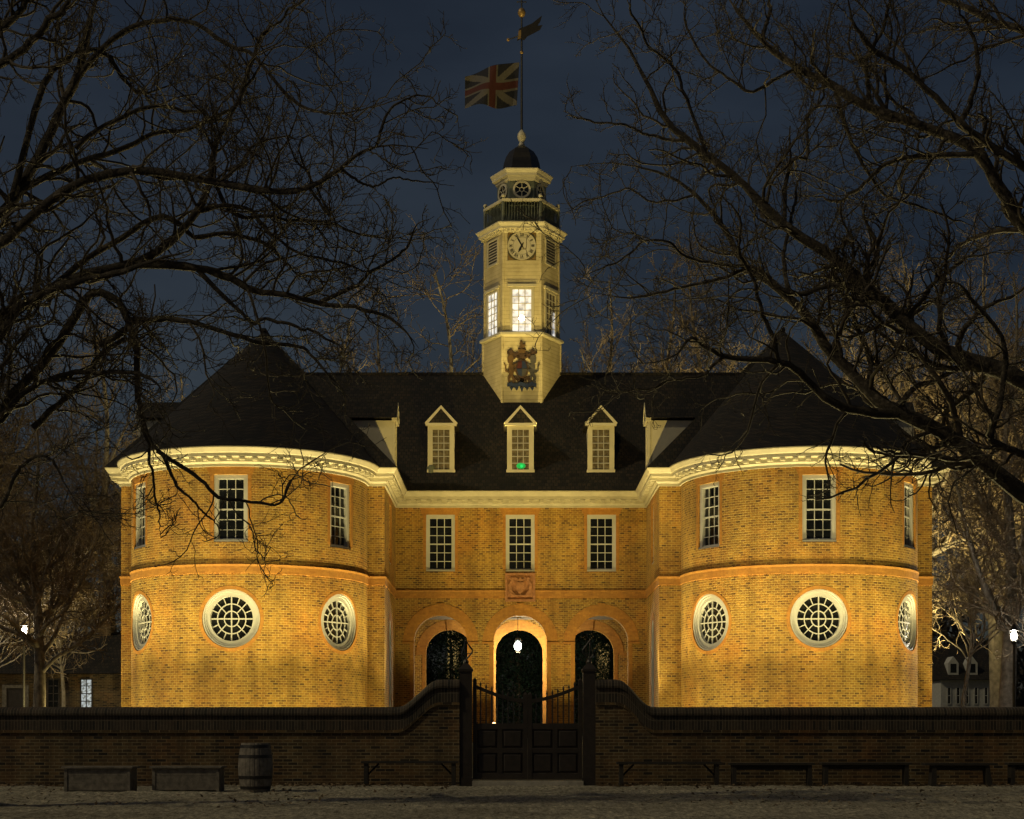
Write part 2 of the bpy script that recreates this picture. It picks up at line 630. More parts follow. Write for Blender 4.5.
ii = np.arange(NX * NY).reshape(NY, NX)
me.from_pydata(np.stack([XX, YY, hh], 2).reshape(-1, 3).tolist(), [], np.stack([ii[:-1, :-1], ii[:-1, 1:], ii[1:, 1:], ii[1:, :-1]], -1).reshape(-1, 4).tolist())
me.materials.append(M_ROAD)
me.polygons.foreach_set("use_smooth", [True] * len(me.polygons))
o = bpy.data.objects.new("road", me)
COL.objects.link(o)
struct(o)

# ------------------------------------------------------------------ the brick building
B = empty("brick_statehouse", (0, YF, G))
tag(B, "large floodlit brick statehouse with two round-ended wings and an arcade between them", "building")


def put(o):
    return adopt(o, B)


ZT = 9.62   # top of brickwork
for sx in (-1, 1):
    mb = MB()
    outer = wing_outline(sx, 0.0, 48)
    cx = CXS[sx]
    th = 0.45
    xl, xr = (-XOS[-1], -XI) if sx < 0 else (XI, XOS[1])
    inner = [(xl + th, YB - th), (xl + th, YP + th), (cx - RA + th, YP + th)]
    for k in range(49):
        a = -PI / 2 + PI * k / 48
        inner.append((cx + (RA - th) * math.sin(a), YA0 - (RA - th) * math.cos(a)))
    inner += [(cx + RA - th, YP + th), (xr - th, YP + th), (xr - th, YB - th)]
    n = len(outer)
    vs = [(x, y, z) for z in (0.5, ZT) for (x, y) in outer] + [(x, y, z) for z in (0.5, ZT) for (x, y) in inner]
    fs = []
    for i in range(n):
        j = (i + 1) % n
        fs.append((i, j, n + j, n + i))
        fs.append((2 * n + j, 2 * n + i, 3 * n + i, 3 * n + j))
        fs.append((n + i, n + j, 3 * n + j, 3 * n + i))
        fs.append((j, i, 2 * n + i, 2 * n + j))
    mb.add(vs, fs)
    wall = mb.build("wing_wall", M_BRICK, apse=cx)
    cm = MB()
    S = S_apse(cx)
    for a in (-57, 0, 57):
        u = RA * R(a)
        cm.boxS(S, u - 0.53, u + 0.53, 7.12, 9.2, -0.8, 0.4, nu=4)
        cm.diskS(S, u, 4.75, 0.915, -0.8, 0.4, 40)
    Si = S_side(sx * XI, -sx, 57.1)
    cm.boxS(Si, -0.53, 0.53, 7.12, 9.2, -0.8, 0.4)
    arc = [(-0.6, 1.2), (-0.6, 4.6)] + [(-0.6 * math.cos(PI * k / 14), 4.6 + 0.6 * math.sin(PI * k / 14)) for k in range(1, 14)] + [(0.6, 4.6), (0.6, 1.2)]
    cm.polyS(Si, arc, -0.8, 0.4)
    cut(wall, cm, apse=cx)
    put(wall)


def sash_window(S, u, z0, z1, w, curved=False, rows=6, cols=3):
    nu = 4 if curved else 1
    hw = w / 2
    m = MB()
    c = 0.12
    for (ca, cb, o1, dz) in ((0, c, -0.075, 0), (c - .03, c + .014, -.105, .03)):
        m.boxS(S, u - hw + ca, u - hw + cb, z0 + .07, z1 - dz, -0.24, o1)
        m.boxS(S, u + hw - cb, u + hw - ca, z0 + .07, z1 - dz, -0.24, o1)
        m.boxS(S, u - hw + cb, u + hw - cb, z1 - cb, z1 - ca, -0.24, o1, nu=nu)
    win = put(m.build("window", M_WHITE))
    s = MB()
    a0, a1 = u - hw + c, u + hw - c
    b0, b1 = z0 + .07, z1 - c
    for i in range(1, cols):
        x = a0 + (a1 - a0) * i / cols
        s.boxS(S, x - .013, x + .013, b0, b1, -0.185, -0.155)
    for j in range(1, rows):
        z = b0 + (b1 - b0) * j / rows
        t = 0.024 if j == rows // 2 else 0.012
        s.boxS(S, a0, a1, z - t, z + t, -0.182 if j != rows // 2 else -.188, -0.152, nu=nu)
    s.boxS(S, a0, a1, b0, b0 + .05, -0.189, -0.15, nu=nu)
    s.build("sash", M_WHITE).parent = win
    p = MB()
    p.boxS(S, a0, a1, b0, b1, -0.21, -0.195, nu=nu)
    p.build("pane", M_GLASS).parent = win
    q = MB()
    q.boxS(S, u - hw + .002, u + hw - .002, z0 + .002, z0 + .068, -0.24, -0.02, nu=nu)
    q.build("sill", M_WHITE).parent = win
    k = MB()
    k.boxS(S, u - hw - .11, u - hw + .001, z0 + .07, z1, -0.05, 0.006)
    k.boxS(S, u + hw - .001, u + hw + .11, z0 + .07, z1, -0.05, 0.006)
    N = 8
    lo = [(u - hw - .13 + (w + .26) * i / N, z1 + .001) for i in range(N + 1)]
    up = [(u - hw - .26 + (w + .52) * i / N, min(z1 + 0.3, 9.49)) for i in range(N + 1)]
    k.stripS(S, lo, up, -0.05, 0.006)
    k.build("brick_surround", M_RUBBED).parent = win
    return win


def circ(u, z, r, n=40):
    return [(u + r * math.cos(2 * PI * k / n), z + r * math.sin(2 * PI * k / n)) for k in range(n)]


def round_window(S, u, z):
    m = MB()
    m.stripS(S, circ(u, z, .69), circ(u, z, .809), -0.26, -0.13, True)
    m.stripS(S, circ(u, z, .808), circ(u, z, .899), -0.26, -0.085, True)
    m.stripS(S, circ(u, z, .86), circ(u, z, .905), -0.08, -0.03, True)
    win = put(m.build("round_window", M_WHITE))
    s = MB()
    for rr, t in ((0.24, .017), (0.465, .017)):
        s.stripS(S, circ(u, z, rr - t, 32), circ(u, z, rr + t, 32), -0.215, -0.185, True)
    s.boxS(S, u - .71, u + .71, z - .02, z + .02, -0.212, -0.18, nu=4)
    s.boxS(S, u - .02, u + .02, z - .71, z + .71, -0.218, -0.181)
    for k in range(16):
        if k % 4 == 0:
            continue
        a = 2 * PI * k / 16
        r0 = 0.24 if k % 2 == 0 else 0.465
        ca, sa = math.cos(a), math.sin(a)
        t = .016
        s.polyS(S, [(u + r0 * ca - t * sa, z + r0 * sa + t * ca), (u + .71 * ca - t * sa, z + .71 * sa + t * ca),
                    (u + .71 * ca + t * sa, z + .71 * sa - t * ca), (u + r0 * ca + t * sa, z + r0 * sa - t * ca)], -0.214, -0.187)
    s.build("sash", M_WHITE).parent = win
    p = MB()
    p.stripS(S, [(u, z)] * 40, circ(u, z, .72), -0.24, -0.225, True)
    p.build("pane", M_GLASS).parent = win
    k = MB()
    k.stripS(S, circ(u, z, .912), circ(u, z, 1.02), -0.05, 0.006, True)
    k.build("brick_surround", M_RUBBED).parent = win


for sx in (-1, 1):
    S = S_apse(CXS[sx])
    for a in (-57, 0, 57):
        sash_window(S, RA * R(a), 7.12, 9.2, 1.06, True)
        round_window(S, RA * R(a), 4.75)
    Si = S_side(sx * XI, -sx, 57.1)
    sash_window(Si, 0, 7.12, 9.2, 1.06)
    # tall round-headed window on the flank
    m = MB()

    def arch(hw, zs, z0, n=14):
        return [(-hw, z0), (-hw, zs)] + [(-hw * math.cos(PI * k / n), zs + hw * math.sin(PI * k / n)) for k in range(1, n)] + [(hw, zs), (hw, z0)]
    m.stripS(Si, arch(.48, 4.6, 1.2), arch(.599, 4.6, 1.2), -0.16, -0.015)
    win = put(m.build("arched_window", M_WHITE))
    m = MB()
    for x in (-.16, .16):
        m.boxS(Si, x - .013, x + .013, 1.2, 5.0, -0.125, -0.1)
    for j in range(1, 11):
        z = 1.2 + j * .34
        m.boxS(Si, -.48, .48, z - .012, z + .012, -0.122, -0.097)
    m.build("sash", M_WHITE).parent = win
    m = MB()
    m.polyS(Si, arch(.5, 4.6, 1.2), -0.15, -0.135)
    m.build("pane", M_GLASS).parent = win
    m = MB()
    m.stripS(Si, arch(.598, 4.6, 1.2), arch(.85, 4.6, 1.2), -0.05, 0.006)
    m.build("brick_surround", M_RUBBED).parent = win

# middle front and rear of the arcade
AX = (-2.94, -0.03, 2.94)
HW, ZS = 0.985, 4.55


def arch_poly(x, hw, zs, z0, n=24):
    return [(x - hw, z0), (x - hw, zs)] + [(x - hw * math.cos(PI * k / n), zs + hw * math.sin(PI * k / n)) for k in range(1, n)] + [(x + hw, zs), (x + hw, z0)]


for (y0, name, rear) in ((YF, "front_wall", False), (YR, "rear_wall", True)):
    S = S_front(y0)
    m = MB()
    m.boxS(S, -XI, XI, 0.5, ZT, -0.55, 0)
    wl = m.build(name, M_BRICK)
    c = MB()
    for x in AX:
        c.polyS(S, arch_poly(x, HW, ZS, 0.2), -0.9, 0.3)
        if not rear:
            c.boxS(S, x - .53, x + .53, 7.12, 9.2, -0.4, 0.3)
    cut(wl, c)
    put(wl)
    for x in AX:
        m = MB()
        m.stripS(S, arch_poly(x, HW - .012, ZS, 0.6)[1:-1], arch_poly(x, HW + .39, ZS, 0.6)[1:-1], -0.10, 0.012)
        m.boxS(S, x - HW - .14, x - HW + .012, 0.6, ZS - .07, -0.10, 0.01)
        m.boxS(S, x + HW - .012, x + HW + .14, 0.6, ZS - .07, -0.10, 0.01)
        m.boxS(S, x - HW - .42, x - HW + .02, ZS - .068, ZS - .002, -0.10, 0.05)
        m.boxS(S, x + HW - .02, x + HW + .42, ZS - .068, ZS - .002, -0.10, 0.05)
        m.polyS(S, [(x - .09, ZS + HW - .03), (x - .13, ZS + HW + .42), (x + .13, ZS + HW + .42), (x + .09, ZS + HW - .03)], -0.1, 0.035)
        put(m.build("arch_surround", M_RUBBED))
        if not rear:
            sash_window(S, x, 7.12, 9.2, 1.06)
m = MB()
m.box(-XI, XI, YF + .55, YR, 5.95, 6.15)
put(m.build("arcade_ceiling", M_OLDWOOD))

# carved panel under the middle window
S = S_front(YF)
m = MB()
m.boxS(S, -.58, .52, 6.02, 7.06, 0.0, 0.05)
m.stripS(S, [(-.50, 6.1), (-.50, 6.98), (.44, 6.98), (.44, 6.1)], [(-.58, 6.02), (-.58, 7.06), (.52, 7.06), (.52, 6.02)], .03, .10, True)
sh = [(-.17, 6.72), (.11, 6.72), (.12, 6.5), (.06, 6.36), (-.03, 6.28), (-.12, 6.36), (-.18, 6.5)]
m.polyS(S, sh  , .03, .15)
for sgn in (-1, 1):
    m.stripS(S, [(-.03 + sgn * .22, 6.75), (-.03 + sgn * .33, 6.6), (-.03 + sgn * .3, 6.42), (-.03 + sgn * .15, 6.25)],
             [(-.03 + sgn * .3, 6.84), (-.03 + sgn * .44, 6.62), (-.03 + sgn * .4, 6.36), (-.03 + sgn * .17, 6.17)], .03, .135)
    m.diskS(S, -.03 + sgn * .3, 6.83, .07  , .03, .15, 10)
    m.diskS(S, -.03 + sgn * .17, 6.86, .05, .03, .1, 10)
m.stripS(S, [(-.32, 6.22), (-.18, 6.18), (-.03, 6.2), (.12, 6.18), (.26, 6.22)], [(-.32, 6.29), (-.18, 6.25), (-.03, 6.27), (.12, 6.25), (.26, 6.29)], .03, .15)
m.polyS(S, [(-.15, 6.75), (-.17, 6.88), (-.09, 6.82), (-.03, 6.92), (.03, 6.82), (.11, 6.88), (.09, 6.75)]  , .03, .15)
put(m.build("carved_panel", mat("carved_brick", (0.34, 0.15, 0.06), 0.8, 0.3, 8, 0.3, 30)))

# string course, cornice
m = MB()
sweep(m, [(-0.02, 6.14), (0.025, 6.15), (0.03, 6.36), (0.05, 6.43), (-0.02, 6.46)], full_outline)
put(m.build("string_course", M_RUBBED, apse="both"))
m = MB()
sweep(m, [(-0.02, 9.44), (0.06, 9.44), (0.06, 9.52), (0.12, 9.58), (0.12, 9.70), (0.32, 9.72), (0.32, 9.82), (0.36, 9.84), (0.44, 9.97), (0.44, 10.0), (-0.02, 10.0)], full_outline)
MS = 0.36


def run(S, u0, u1):
    L = u1 - u0
    k = int(L / MS)
    for i in range(k + 1):
        u = u0 + L * i / k
        m.boxS(S, u - .075, u + .075, 9.615, 9.712, 0.11, 0.285)
        m.boxS(S, u - .075, u + .075, 9.65, 9.70, 0.285, 0.305)


for sx in (-1, 1):
    run(S_apse(CXS[sx]), -RA * R(82), RA * R(82))
    run(S_side(sx * XI, -sx, 0), YP - .1, YF - .5)
    run(S_side(sx * XOS[sx], sx, 0), YP - .1, YB)
run(S_front(YF), -XI + .5, XI - .5)
put(m.build("cornice", mat("dimmed_cream", (0.42, 0.38, 0.275), 0.6, 0.14, 2.2, 0.1, 30)))  # cream darkened to offset the strong light of the close floods

# roofs
ZE, ZR, YA = 10.003, 15.35, 57.4
for sx in (-1, 1):
    pts = wing_outline(sx, 0.46, 48)
    cx = CXS[sx]
    xl, xr = pts[0][0], pts[-1][0]
    m = MB()
    A = (cx, YA, ZR)
    Rb = (cx, YB, ZR)
    front = [(xl, YA)] + pts[1:-1] + [(xr, YA)]
    nseg = 1
    vs = [(x, y, ZE) for x, y in front] + [A, (xl, YB, ZE), (xr, YB, ZE), Rb]
    n = len(front)
    fs = [(i, i + 1, n) for i in range(n - 1)]
    fs += [(n + 1, 0, n, n + 3), (n - 1, n + 2, n + 3, n), (n + 2, n + 1, n + 3)]
    fs += [tuple(list(range(n))[::-1] + [n + 1, n + 2])]
    m.add(vs, fs)
    m.box(cx - .07, cx + .07, YA - .15, YB, ZR - .06, ZR + .05)
    put(m.build("wing_roof", M_SHINGLE, apse="both"))
m = MB()
yb = 2 * TY - (YF - .55)
m.add([(-9, YF - .55, ZE), (9, YF - .55, ZE), (9, TY, ZR - .01), (-9, TY, ZR - .01), (-9, yb, ZE), (9, yb, ZE)],
      [(0, 1, 2, 3), (3, 2, 5, 4), (0, 3, 4), (1, 5, 2), (0, 4, 5, 1)])
m.box(-8.9, 8.9, TY - .07, TY + .07, ZR - .06, ZR + .045)
put(m.build("main_roof", M_SHINGLE))
# a small roof vent
m = MB()
m.lathe(-3.3, YF + .32, [(0.16, 10.5), (0.16, 10.98), (0.12, 11.05)], 12)
put(m.build("roof_vent", M_GREEN))


def dormer(px, py, pz, ang, slope, lit=None, back_only=False):
    ca, sa = math.cos(ang), math.sin(ang)

    def T(x, y, z):
        return (px + x * ca - y * sa, py + x * sa + y * ca, pz + z)

    def Sx(u, z, o):
        return T(u, -o, z)
    W, H, P = 0.46, 1.66, 0.66
    m = MB()
    d1 = H / slope
    # cheeks and face
    m.add([T(-W, 0.03, 0), T(W, 0.03, 0), T(W, 0.03, H), T(-W, 0.03, H), T(-W, d1 + .1, H), T(W, d1 + .1, H), T(-W, .1, -.05), T(W, .1, -.05)],
          [(0, 1, 2, 3), (0, 3, 4, 6), (1, 7, 5, 2), (3, 2, 5, 4), (0, 6, 7, 1), (6, 4, 5, 7)])
    # casing
    m.boxS(Sx, -W - .03, -W + .15, -.02, H - .02, -.03, .06)
    m.boxS(Sx, W - .15, W + .03, -.02, H - .02, -.03, .06)
    m.boxS(Sx, -W + .15, W - .15, H - .16, H - .02, -.03, .055)
    m.boxS(Sx, -W - .06, W + .06, -.08, .03, -.03, .09)
    # pediment
    m.boxS(Sx, -W - .11, W + .11, H - .02, H + .07, -.05, .14)
    m.polyS(Sx, [(-W - .02, H + .07), (W + .02, H + .07), (0, H + P - .08)], -.06, .02)
    for sg in (-1, 1):
        pts = [(sg * (W + .14), H + .072), (sg * (W + .0), H + .072), (0, H + P - .06), (0, H + P + .06)]
        m.polyS(Sx, pts, -.05, .15)
    o = put(m.build("dormer", M_CREAM))
    r = MB()
    L = (H + P) / slope + .15
    r.add([T(-W - .15, -.13, H + .075), T(0, -.13, H + P + .075), T(W + .15, -.13, H + .075), T(-W - .15, L, H + .075), T(0, L, H + P + .075), T(W + .15, L, H + .075)],
          [(0, 1, 4, 3), (1, 2, 5, 4), (0, 3, 5, 2), (3, 4, 5), (0, 2, 1)])
    r.build("dormer_roof", M_SHINGLE).parent = o
    s = MB()
    a0, a1, b0, b1 = -W + .15, W - .15, .03, H - .16
    for i in range(1, 3):
        x = a0 + (a1 - a0) * i / 3
        s.boxS(Sx, x - .013, x + .013, b0, b1, .008, .03)
    for j in range(1, 6):
        z = b0 + (b1 - b0) * j / 6
        t = .02 if j == 3 else .012
        s.boxS(Sx, a0, a1, z - t, z + t, .006, .033)
    s.build("sash", M_WHITE).parent = o
    p = MB()
    p.boxS(Sx, a0, a1, b0, b1, -.028, .004)
    p.build("pane", M_DGLASS).parent = o
    return o, Sx


SLM = (ZR - ZE) / (TY - YF + .55)
for i, x in enumerate((-2.93, -0.02, 2.93)):
    o, Sx = dormer(x, YF + .28, ZE + 0.83 * SLM - .02, 0, SLM)
    if i == 1:
        g = MB()
        g.polyS(Sx, [(.02 + .17 * math.cos(2 * PI * k / 18), .17 + .11 * math.sin(2 * PI * k / 18)) for k in range(18)], .034, .044)
        g.build("green_light", emit_mat("green_halo", (0.02, 0.9, 0.2), 0.32, (0.01, 0.35, 0.08), 9.0)).parent = o  # dim glowing disc imitating the bulb's soft halo on the pane
        g = MB()
        g.diskS(Sx, 0.04, .16, .05, .0445, .055, 12)
        g.build("green_bulb", M_GREENLAMP).parent = o
SLW = (ZR - ZE) / (13.5 - 9.07 + .55)
for sx in (-1, 1):
    dormer(sx * 4.50, 57.9, ZE + .5 * SLW, -sx * PI / 2, SLW)
    dormer(sx * (XOS[sx] + .05), 57.9, ZE + .5 * SLW, sx * PI / 2, SLW)

# ------------------------------------------------------------------ tower (part of the building)
HEX = R(0)


def hexa(m, prof, mi=0):
    m.lathe(TX, TY, prof, 6, mi, HEX)


tm = MB()
hexa(tm, [(1.54, 12.0), (1.54, 16.52)])
hexa(tm, [(1.47, 16.70), (1.47, 20.62)])
for k in range(6):          # corner boards
    a = PI / 3 * k
    for (r, z0, z1) in ((1.545, 12.0, 16.52), (1.475, 16.7, 20.62)):
        tm.lathe(TX + (r - .05) * math.cos(a), TY + (r - .05) * math.sin(a), [(0.075, z0), (0.075, z1)], 6, 0, a)
tower = put(tm.build("clock_tower", M_CLAP))


def sub(m, name, mats, smooth=False):
    o = m.build(name, mats, smooth=smooth)
    o.parent = tower
    return o


m = MB()
hexa(m, [(1.55, 16.50), (1.66, 16.56), (1.66, 16.64), (1.56, 16.705), (1.3, 16.705)])
sub(m, "ledge", M_CREAM)
m = MB()
hexa(m, [(1.48, 20.50), (1.52, 20.52), (1.55, 20.60), (1.70, 20.64), (1.70, 20.72), (1.80, 20.83), (1.80, 20.87), (1.2, 20.91)])
for k in range(6):
    a = PI / 3 * k + PI / 6
    n_, t_ = (math.cos(a), math.sin(a)), (-math.sin(a), math.cos(a))
    ap = 1.55 * math.cos(PI / 6)
    Sk = lambda u, z, o, n_=n_, t_=t_, ap=ap: (TX + n_[0] * (ap + o) + t_[0] * u, TY + n_[1] * (ap + o) + t_[1] * u, z)
    for i in range(9):
        u = -.68 + 1.36 * i / 8
        m.boxS(Sk, u - .045, u + .045, 20.55, 20.63, -.02, .09)
sub(m, "cornice", M_CREAM)


def face(k, rad):
    a = -PI / 2 + PI / 3 * k
    n_, t_ = (math.cos(a), math.sin(a)), (-math.sin(a), math.cos(a))
    ap = rad * math.cos(PI / 6)
    return lambda u, z, o: (TX + n_[0] * (ap + o) + t_[0] * u, TY + n_[1] * (ap + o) + t_[1] * u, z)


for k in range(6):
    S = face(k, 1.47)
    m = MB()
    m.boxS(S, -.46, -.36, 16.72, 18.42, -.02, .05)
    m.boxS(S, .36, .46, 16.72, 18.42, -.02, .05)
    m.boxS(S, -.36, .36, 18.32, 18.42, -.02, .05)
    m.boxS(S, -.55, .55, 18.42, 18.52, -.02, .10)
    for i in range(1, 3):
        x = -.36 + .72 * i / 3
        m.boxS(S, x - .016, x + .016, 16.72, 18.32, .014, .035)
    for j in range(1, 6):
        z = 16.72 + 1.60 * j / 6
        m.boxS(S, -.36, .36, z - .014, z + .014, .012, .033)
    sub(m, "tower_window", M_CREAM)
    m = MB()
    m.boxS(S, -.36, .36, 16.72, 18.32, -.01, .010)
    sub(m, "lit_pane", M_LIT)
    if k == 1:
        m = MB()
        m.boxS(S, -.36, .10, 16.72, 18.32, -.01, .0112)
        m.boxS(S, .101, .36, 17.65, 18.32, -.01, .0112)
        sub(m, "drawn_blind", M_DGLASS)
    if k:
        m = MB()
        m.boxS(S, -.36, .36, 19.45, 20.36, -.01, .008, 1)
        m.boxS(S, -.42, -.36, 19.40, 20.41, -.01, .05)
        m.boxS(S, .36, .42, 19.40, 20.41, -.01, .05)
        m.boxS(S, -.36, .36, 19.40, 19.45, -.01, .05)
        m.boxS(S, -.36, .36, 20.36, 20.41, -.01, .05)
        for j in range(8):
            z = 19.5 + j * .11
            m.add([S(-.36, z, .01), S(.36, z, .01), S(.36, z - .045, .045), S(-.36, z - .045, .045), S(-.36, z + .015, .012), S(.36, z + .015, .012), S(.36, z - .03, .047), S(-.36, z - .03, .047)],
                  [(3, 2, 1, 0), (4, 5, 6, 7), (0, 1, 5, 4), (1, 2, 6, 5), (2, 3, 7, 6), (3, 0, 4, 7)])
        sub(m, "louvre_panel", [M_CREAM, M_LEAD])
# lamp inside seen through front pane: bright bulb just behind the glass line
m = MB()
m.diskS(face(0, 1.47), 0.0, 17.22, .11, .0101, .0125, 14)
sub(m, "lamp_glow", M_LAMP)

# clock
S = face(0, 1.47)
CZ = 20.0
m = MB()
m.boxS(S, -.55, .55, CZ - .55, CZ + .50, -.01, .02)
for sg in (-1, 1):
    for sz in (-1, 1):
        m.polyS(S, [(sg * .53, CZ + sz * .53), (sg * .30, CZ + sz * .53), (sg * .45, CZ + sz * .45), (sg * .53, CZ + sz * .30)], .02, .032, 1)
sub(m, "clock_surround", [mat("dark_spandrel", (0.10, 0.085, 0.045), 0.5), M_GILD])
m = MB()
m.diskS(S, 0, CZ, .535, .02, .04, 40)
m.stripS(S, circ(0, CZ, .515), circ(0, CZ, .545), .03, .055, True)
sub(m, "clock_face", M_CREAM)
m = MB()


def strokes(s, ang, rad):
    """roman numeral drawn with bars, standing along the radius"""
    ws = {'I': .034, 'V': .085, 'X': .085}
    tot = sum(ws[c] for c in s)
    x = -tot / 2
    H = .12
    ca, sa = math.cos(ang), math.sin(ang)

    def P(a, b):     # a across, b outward
        return (a * ca + (rad + b) * sa, CZ - a * sa + (rad + b) * ca)

    def bar(a0, b0, a1, b1, t):
        dx, dy = a1 - a0, b1 - b0
        L = math.hypot(dx, dy)
        nx, ny = -dy / L * t, dx / L * t
        m.polyS(S, [P(a0 - nx, b0 - ny), P(a1 - nx, b1 - ny), P(a1 + nx, b1 + ny), P(a0 + nx, b0 + ny)], .0405, .046)
    for c in s:
        wd = ws[c]
        if c == 'I':
            bar(x + wd / 2, 0, x + wd / 2, H, .010)
        elif c == 'V':
            bar(x + .012, H, x + wd / 2, 0, .011)
            bar(x + wd - .012, H, x + wd / 2, 0, .007)
        else:
            bar(x + .012, H, x + wd - .012, 0, .011)
            bar(x + wd - .012, H, x + .012, 0, .007)
        x += wd


for i, s in enumerate(("XII", "I", "II", "III", "IIII", "V", "VI", "VII", "VIII", "IX", "X", "XI")):
    strokes(s, 2 * PI * i / 12, .365)
m.stripS(S, circ(0, CZ, .335), circ(0, CZ, .342), .0405, .045, True)
sub(m, "clock_numerals", M_IRON)
for (ang, L, wd, oo) in ((R(-30), .43, .020, .058), (R(207.5), .30, .030, .050)):
    m = MB()
    ca, sa = math.cos(ang), math.sin(ang)
    P = lambda a, b: (a * ca + b * sa, CZ - a * sa + b * ca)
    m.polyS(S, [P(-wd * .6, -.14), P(-wd, 0), P(-wd * 1.5, L * .6), P(0, L), P(wd * 1.5, L * .6), P(wd, 0), P(wd * .6, -.14)], oo, oo + .006)
    m.diskS(S, 0, CZ, .04, oo - .002, oo + .008, 12)
    sub(m, "clock_hand", M_IRON)

# balustrade
m = MB()
RB = 1.46
hexa(m, [(RB - .10, 21.73), (RB + .05, 21.73), (RB + .05, 21.83), (RB - .10, 21.83), (RB - .10, 21.73)])
sub(m, "handrail", M_CREAM)
m = MB()
hexa(m, [(RB - .08, 20.91), (RB + .02, 20.91), (RB + .02, 20.99), (RB - .08, 20.99), (RB - .08, 20.91)])
for k in range(6):
    S = face(k, RB - .03)
    a = PI / 3 * k
    m.lathe(TX + (RB - .03) * math.cos(a), TY + (RB - .03) * math.sin(a), [(.07, 20.91), (.07, 21.87)], 8)
    for i in range(12):
        u = -.60 + 1.2 * i / 11
        p = S(u, 0, 0)
        m.lathe(p[0], p[1], [(.018, 20.97), (.028, 21.17), (.016, 21.37), (.022, 21.62), (.018, 21.74)], 6)
sub(m, "balustrade", M_GREEN)
m = MB()
for k in range(6):
    a = PI / 3 * k
    x, y = TX + (RB - .03) * math.cos(a), TY + (RB - .03) * math.sin(a)
    m = MB()
    m.lathe(x, y, [(.02, 21.86), (.075, 21.90), (.085, 21.95), (.06, 22.01), (.01, 22.03)], 10)
    sub(m, "post_ball", M_CREAM, True)
# lantern
m = MB()
hexa(m, [(.96, 20.89), (.96, 22.79)])
sub(m, "lantern", M_GREEN)
for k in range(6):
    S = face(k, .96)
    m = MB()
    m.stripS(S, circ(0, 22.32, .27, 28), circ(0, 22.32, .35, 28), -.01, .05, True)
    m.stripS(S, circ(0, 22.32, .07, 16), circ(0, 22.32, .095, 16), .008, .03, True)
    for j in range(6):
        a = PI / 3 * j + PI / 6
        ca, sa = math.cos(a), math.sin(a)
        t = .013
        m.polyS(S, [(.09 * ca - t * sa, 22.32 + .09 * sa + t * ca), (.28 * ca - t * sa, 22.32 + .28 * sa + t * ca), (.28 * ca + t * sa, 22.32 + .28 * sa - t * ca), (.09 * ca + t * sa, 22.32 + .09 * sa - t * ca)], .006, .028)
    sub(m, "round_window", M_CREAM)
    m = MB()
    m.diskS(S, 0, 22.32, .275, -.01, .004, 24)
    sub(m, "round_pane", M_GLASS)
m = MB()
hexa(m, [(.97, 22.67), (1.02, 22.71), (1.06, 22.81), (1.16, 22.85), (1.16, 22.93), (1.24, 23.05), (1.24, 23.09), (.6, 23.15)])
sub(m, "lantern_cornice", M_CREAM)
m = MB()
hexa(m, [(.86, 23.13), (.80, 23.22), (.74, 23.39), (.70, 23.62), (.62, 23.87), (.48, 24.09), (.28, 24.23), (.13, 24.30), (.05, 24.33)])
sub(m, "dome", M_LEAD)
m = MB()
m.lathe(TX, TY, [(.15, 24.27), (.12, 24.37), (.09, 24.44), (.12, 24.50), (.17, 24.64), (.16, 24.77), (.09, 24.89), (.04, 24.95)], 14)
sub(m, "finial", M_CREAM, True)

# ------------------------------------------------------------------ flagpole with weather vane, flag
P = empty("flagpole", (TX, TY, 24.78))
tag(P, "dark iron flagpole with gilded ball and weather vane above the tower dome", "flagpole")
m = MB()
m.tube([(TX, TY, 24.6), (TX, TY, 27.6), (TX, TY, 30.2)], [.05, .042, .03], 8)
adopt(m.build("pole", M_IRON), P)
m = MB()
m.lathe(TX, TY, [(.02, 29.36), (.11, 29.42), (.155, 29.53), (.155, 29.58), (.11, 29.69), (.02, 29.75)], 14)
adopt(m.build("gilded_ball", M_GILD, smooth=True), P)
m = MB()
m.lathe(TX, TY, [(.03, 27.92), (.07, 27.96), (.07, 28.02), (.03, 28.06)], 10)
adopt(m.build("collar", M_GILD, smooth=True), P)
m = MB()
for sg in (-1, 1):
    m.tube([(TX, TY, 29.98), (TX + sg * .16, TY, 29.98)], .02, 6)
    m.lathe(TX + sg * .17, TY, [(.01, 29.95), (.03, 29.98), (.01, 30.01)], 6)
m.tube([(TX, TY, 30.1), (TX, TY, 30.35)], [.035, .01], 6)
adopt(m.build("top_cross", M_IRON), P)
Sv = lambda u, z, o: (TX + u, TY - o - .05, z)
m = MB()
m.polyS(Sv, [(-.18, 28.42), (-.10, 28.9), (.16, 29.0), (.42, 29.12), (.62, 29.28), (.80, 29.42), (.74, 29.2), (.62, 29.02), (.82, 29.05), (.72, 28.86), (.46, 28.72), (.22, 28.60), (.1, 28.45), (-.05, 28.50)], -.012, .012)
m.tube([(TX - .12, TY - .05, 28.62), (TX - .50, TY - .05, 28.48)], [.025, .02], 6)
adopt(m.build("vane_banner", M_IRON), P)
m = MB()
m.lathe(TX - .53, TY - .05, [(.01, 28.40), (.06, 28.44), (.06, 28.50), (.01, 28.54)], 8)
m.polyS(lambda u, z, o: (TX + u, TY - o - .066, z), [(-.16, 28.48), (-.12, 28.82), (-.02, 28.86), (-.03, 28.52)], -.004, .004)
adopt(m.build("vane_gilding", M_GILD), P)

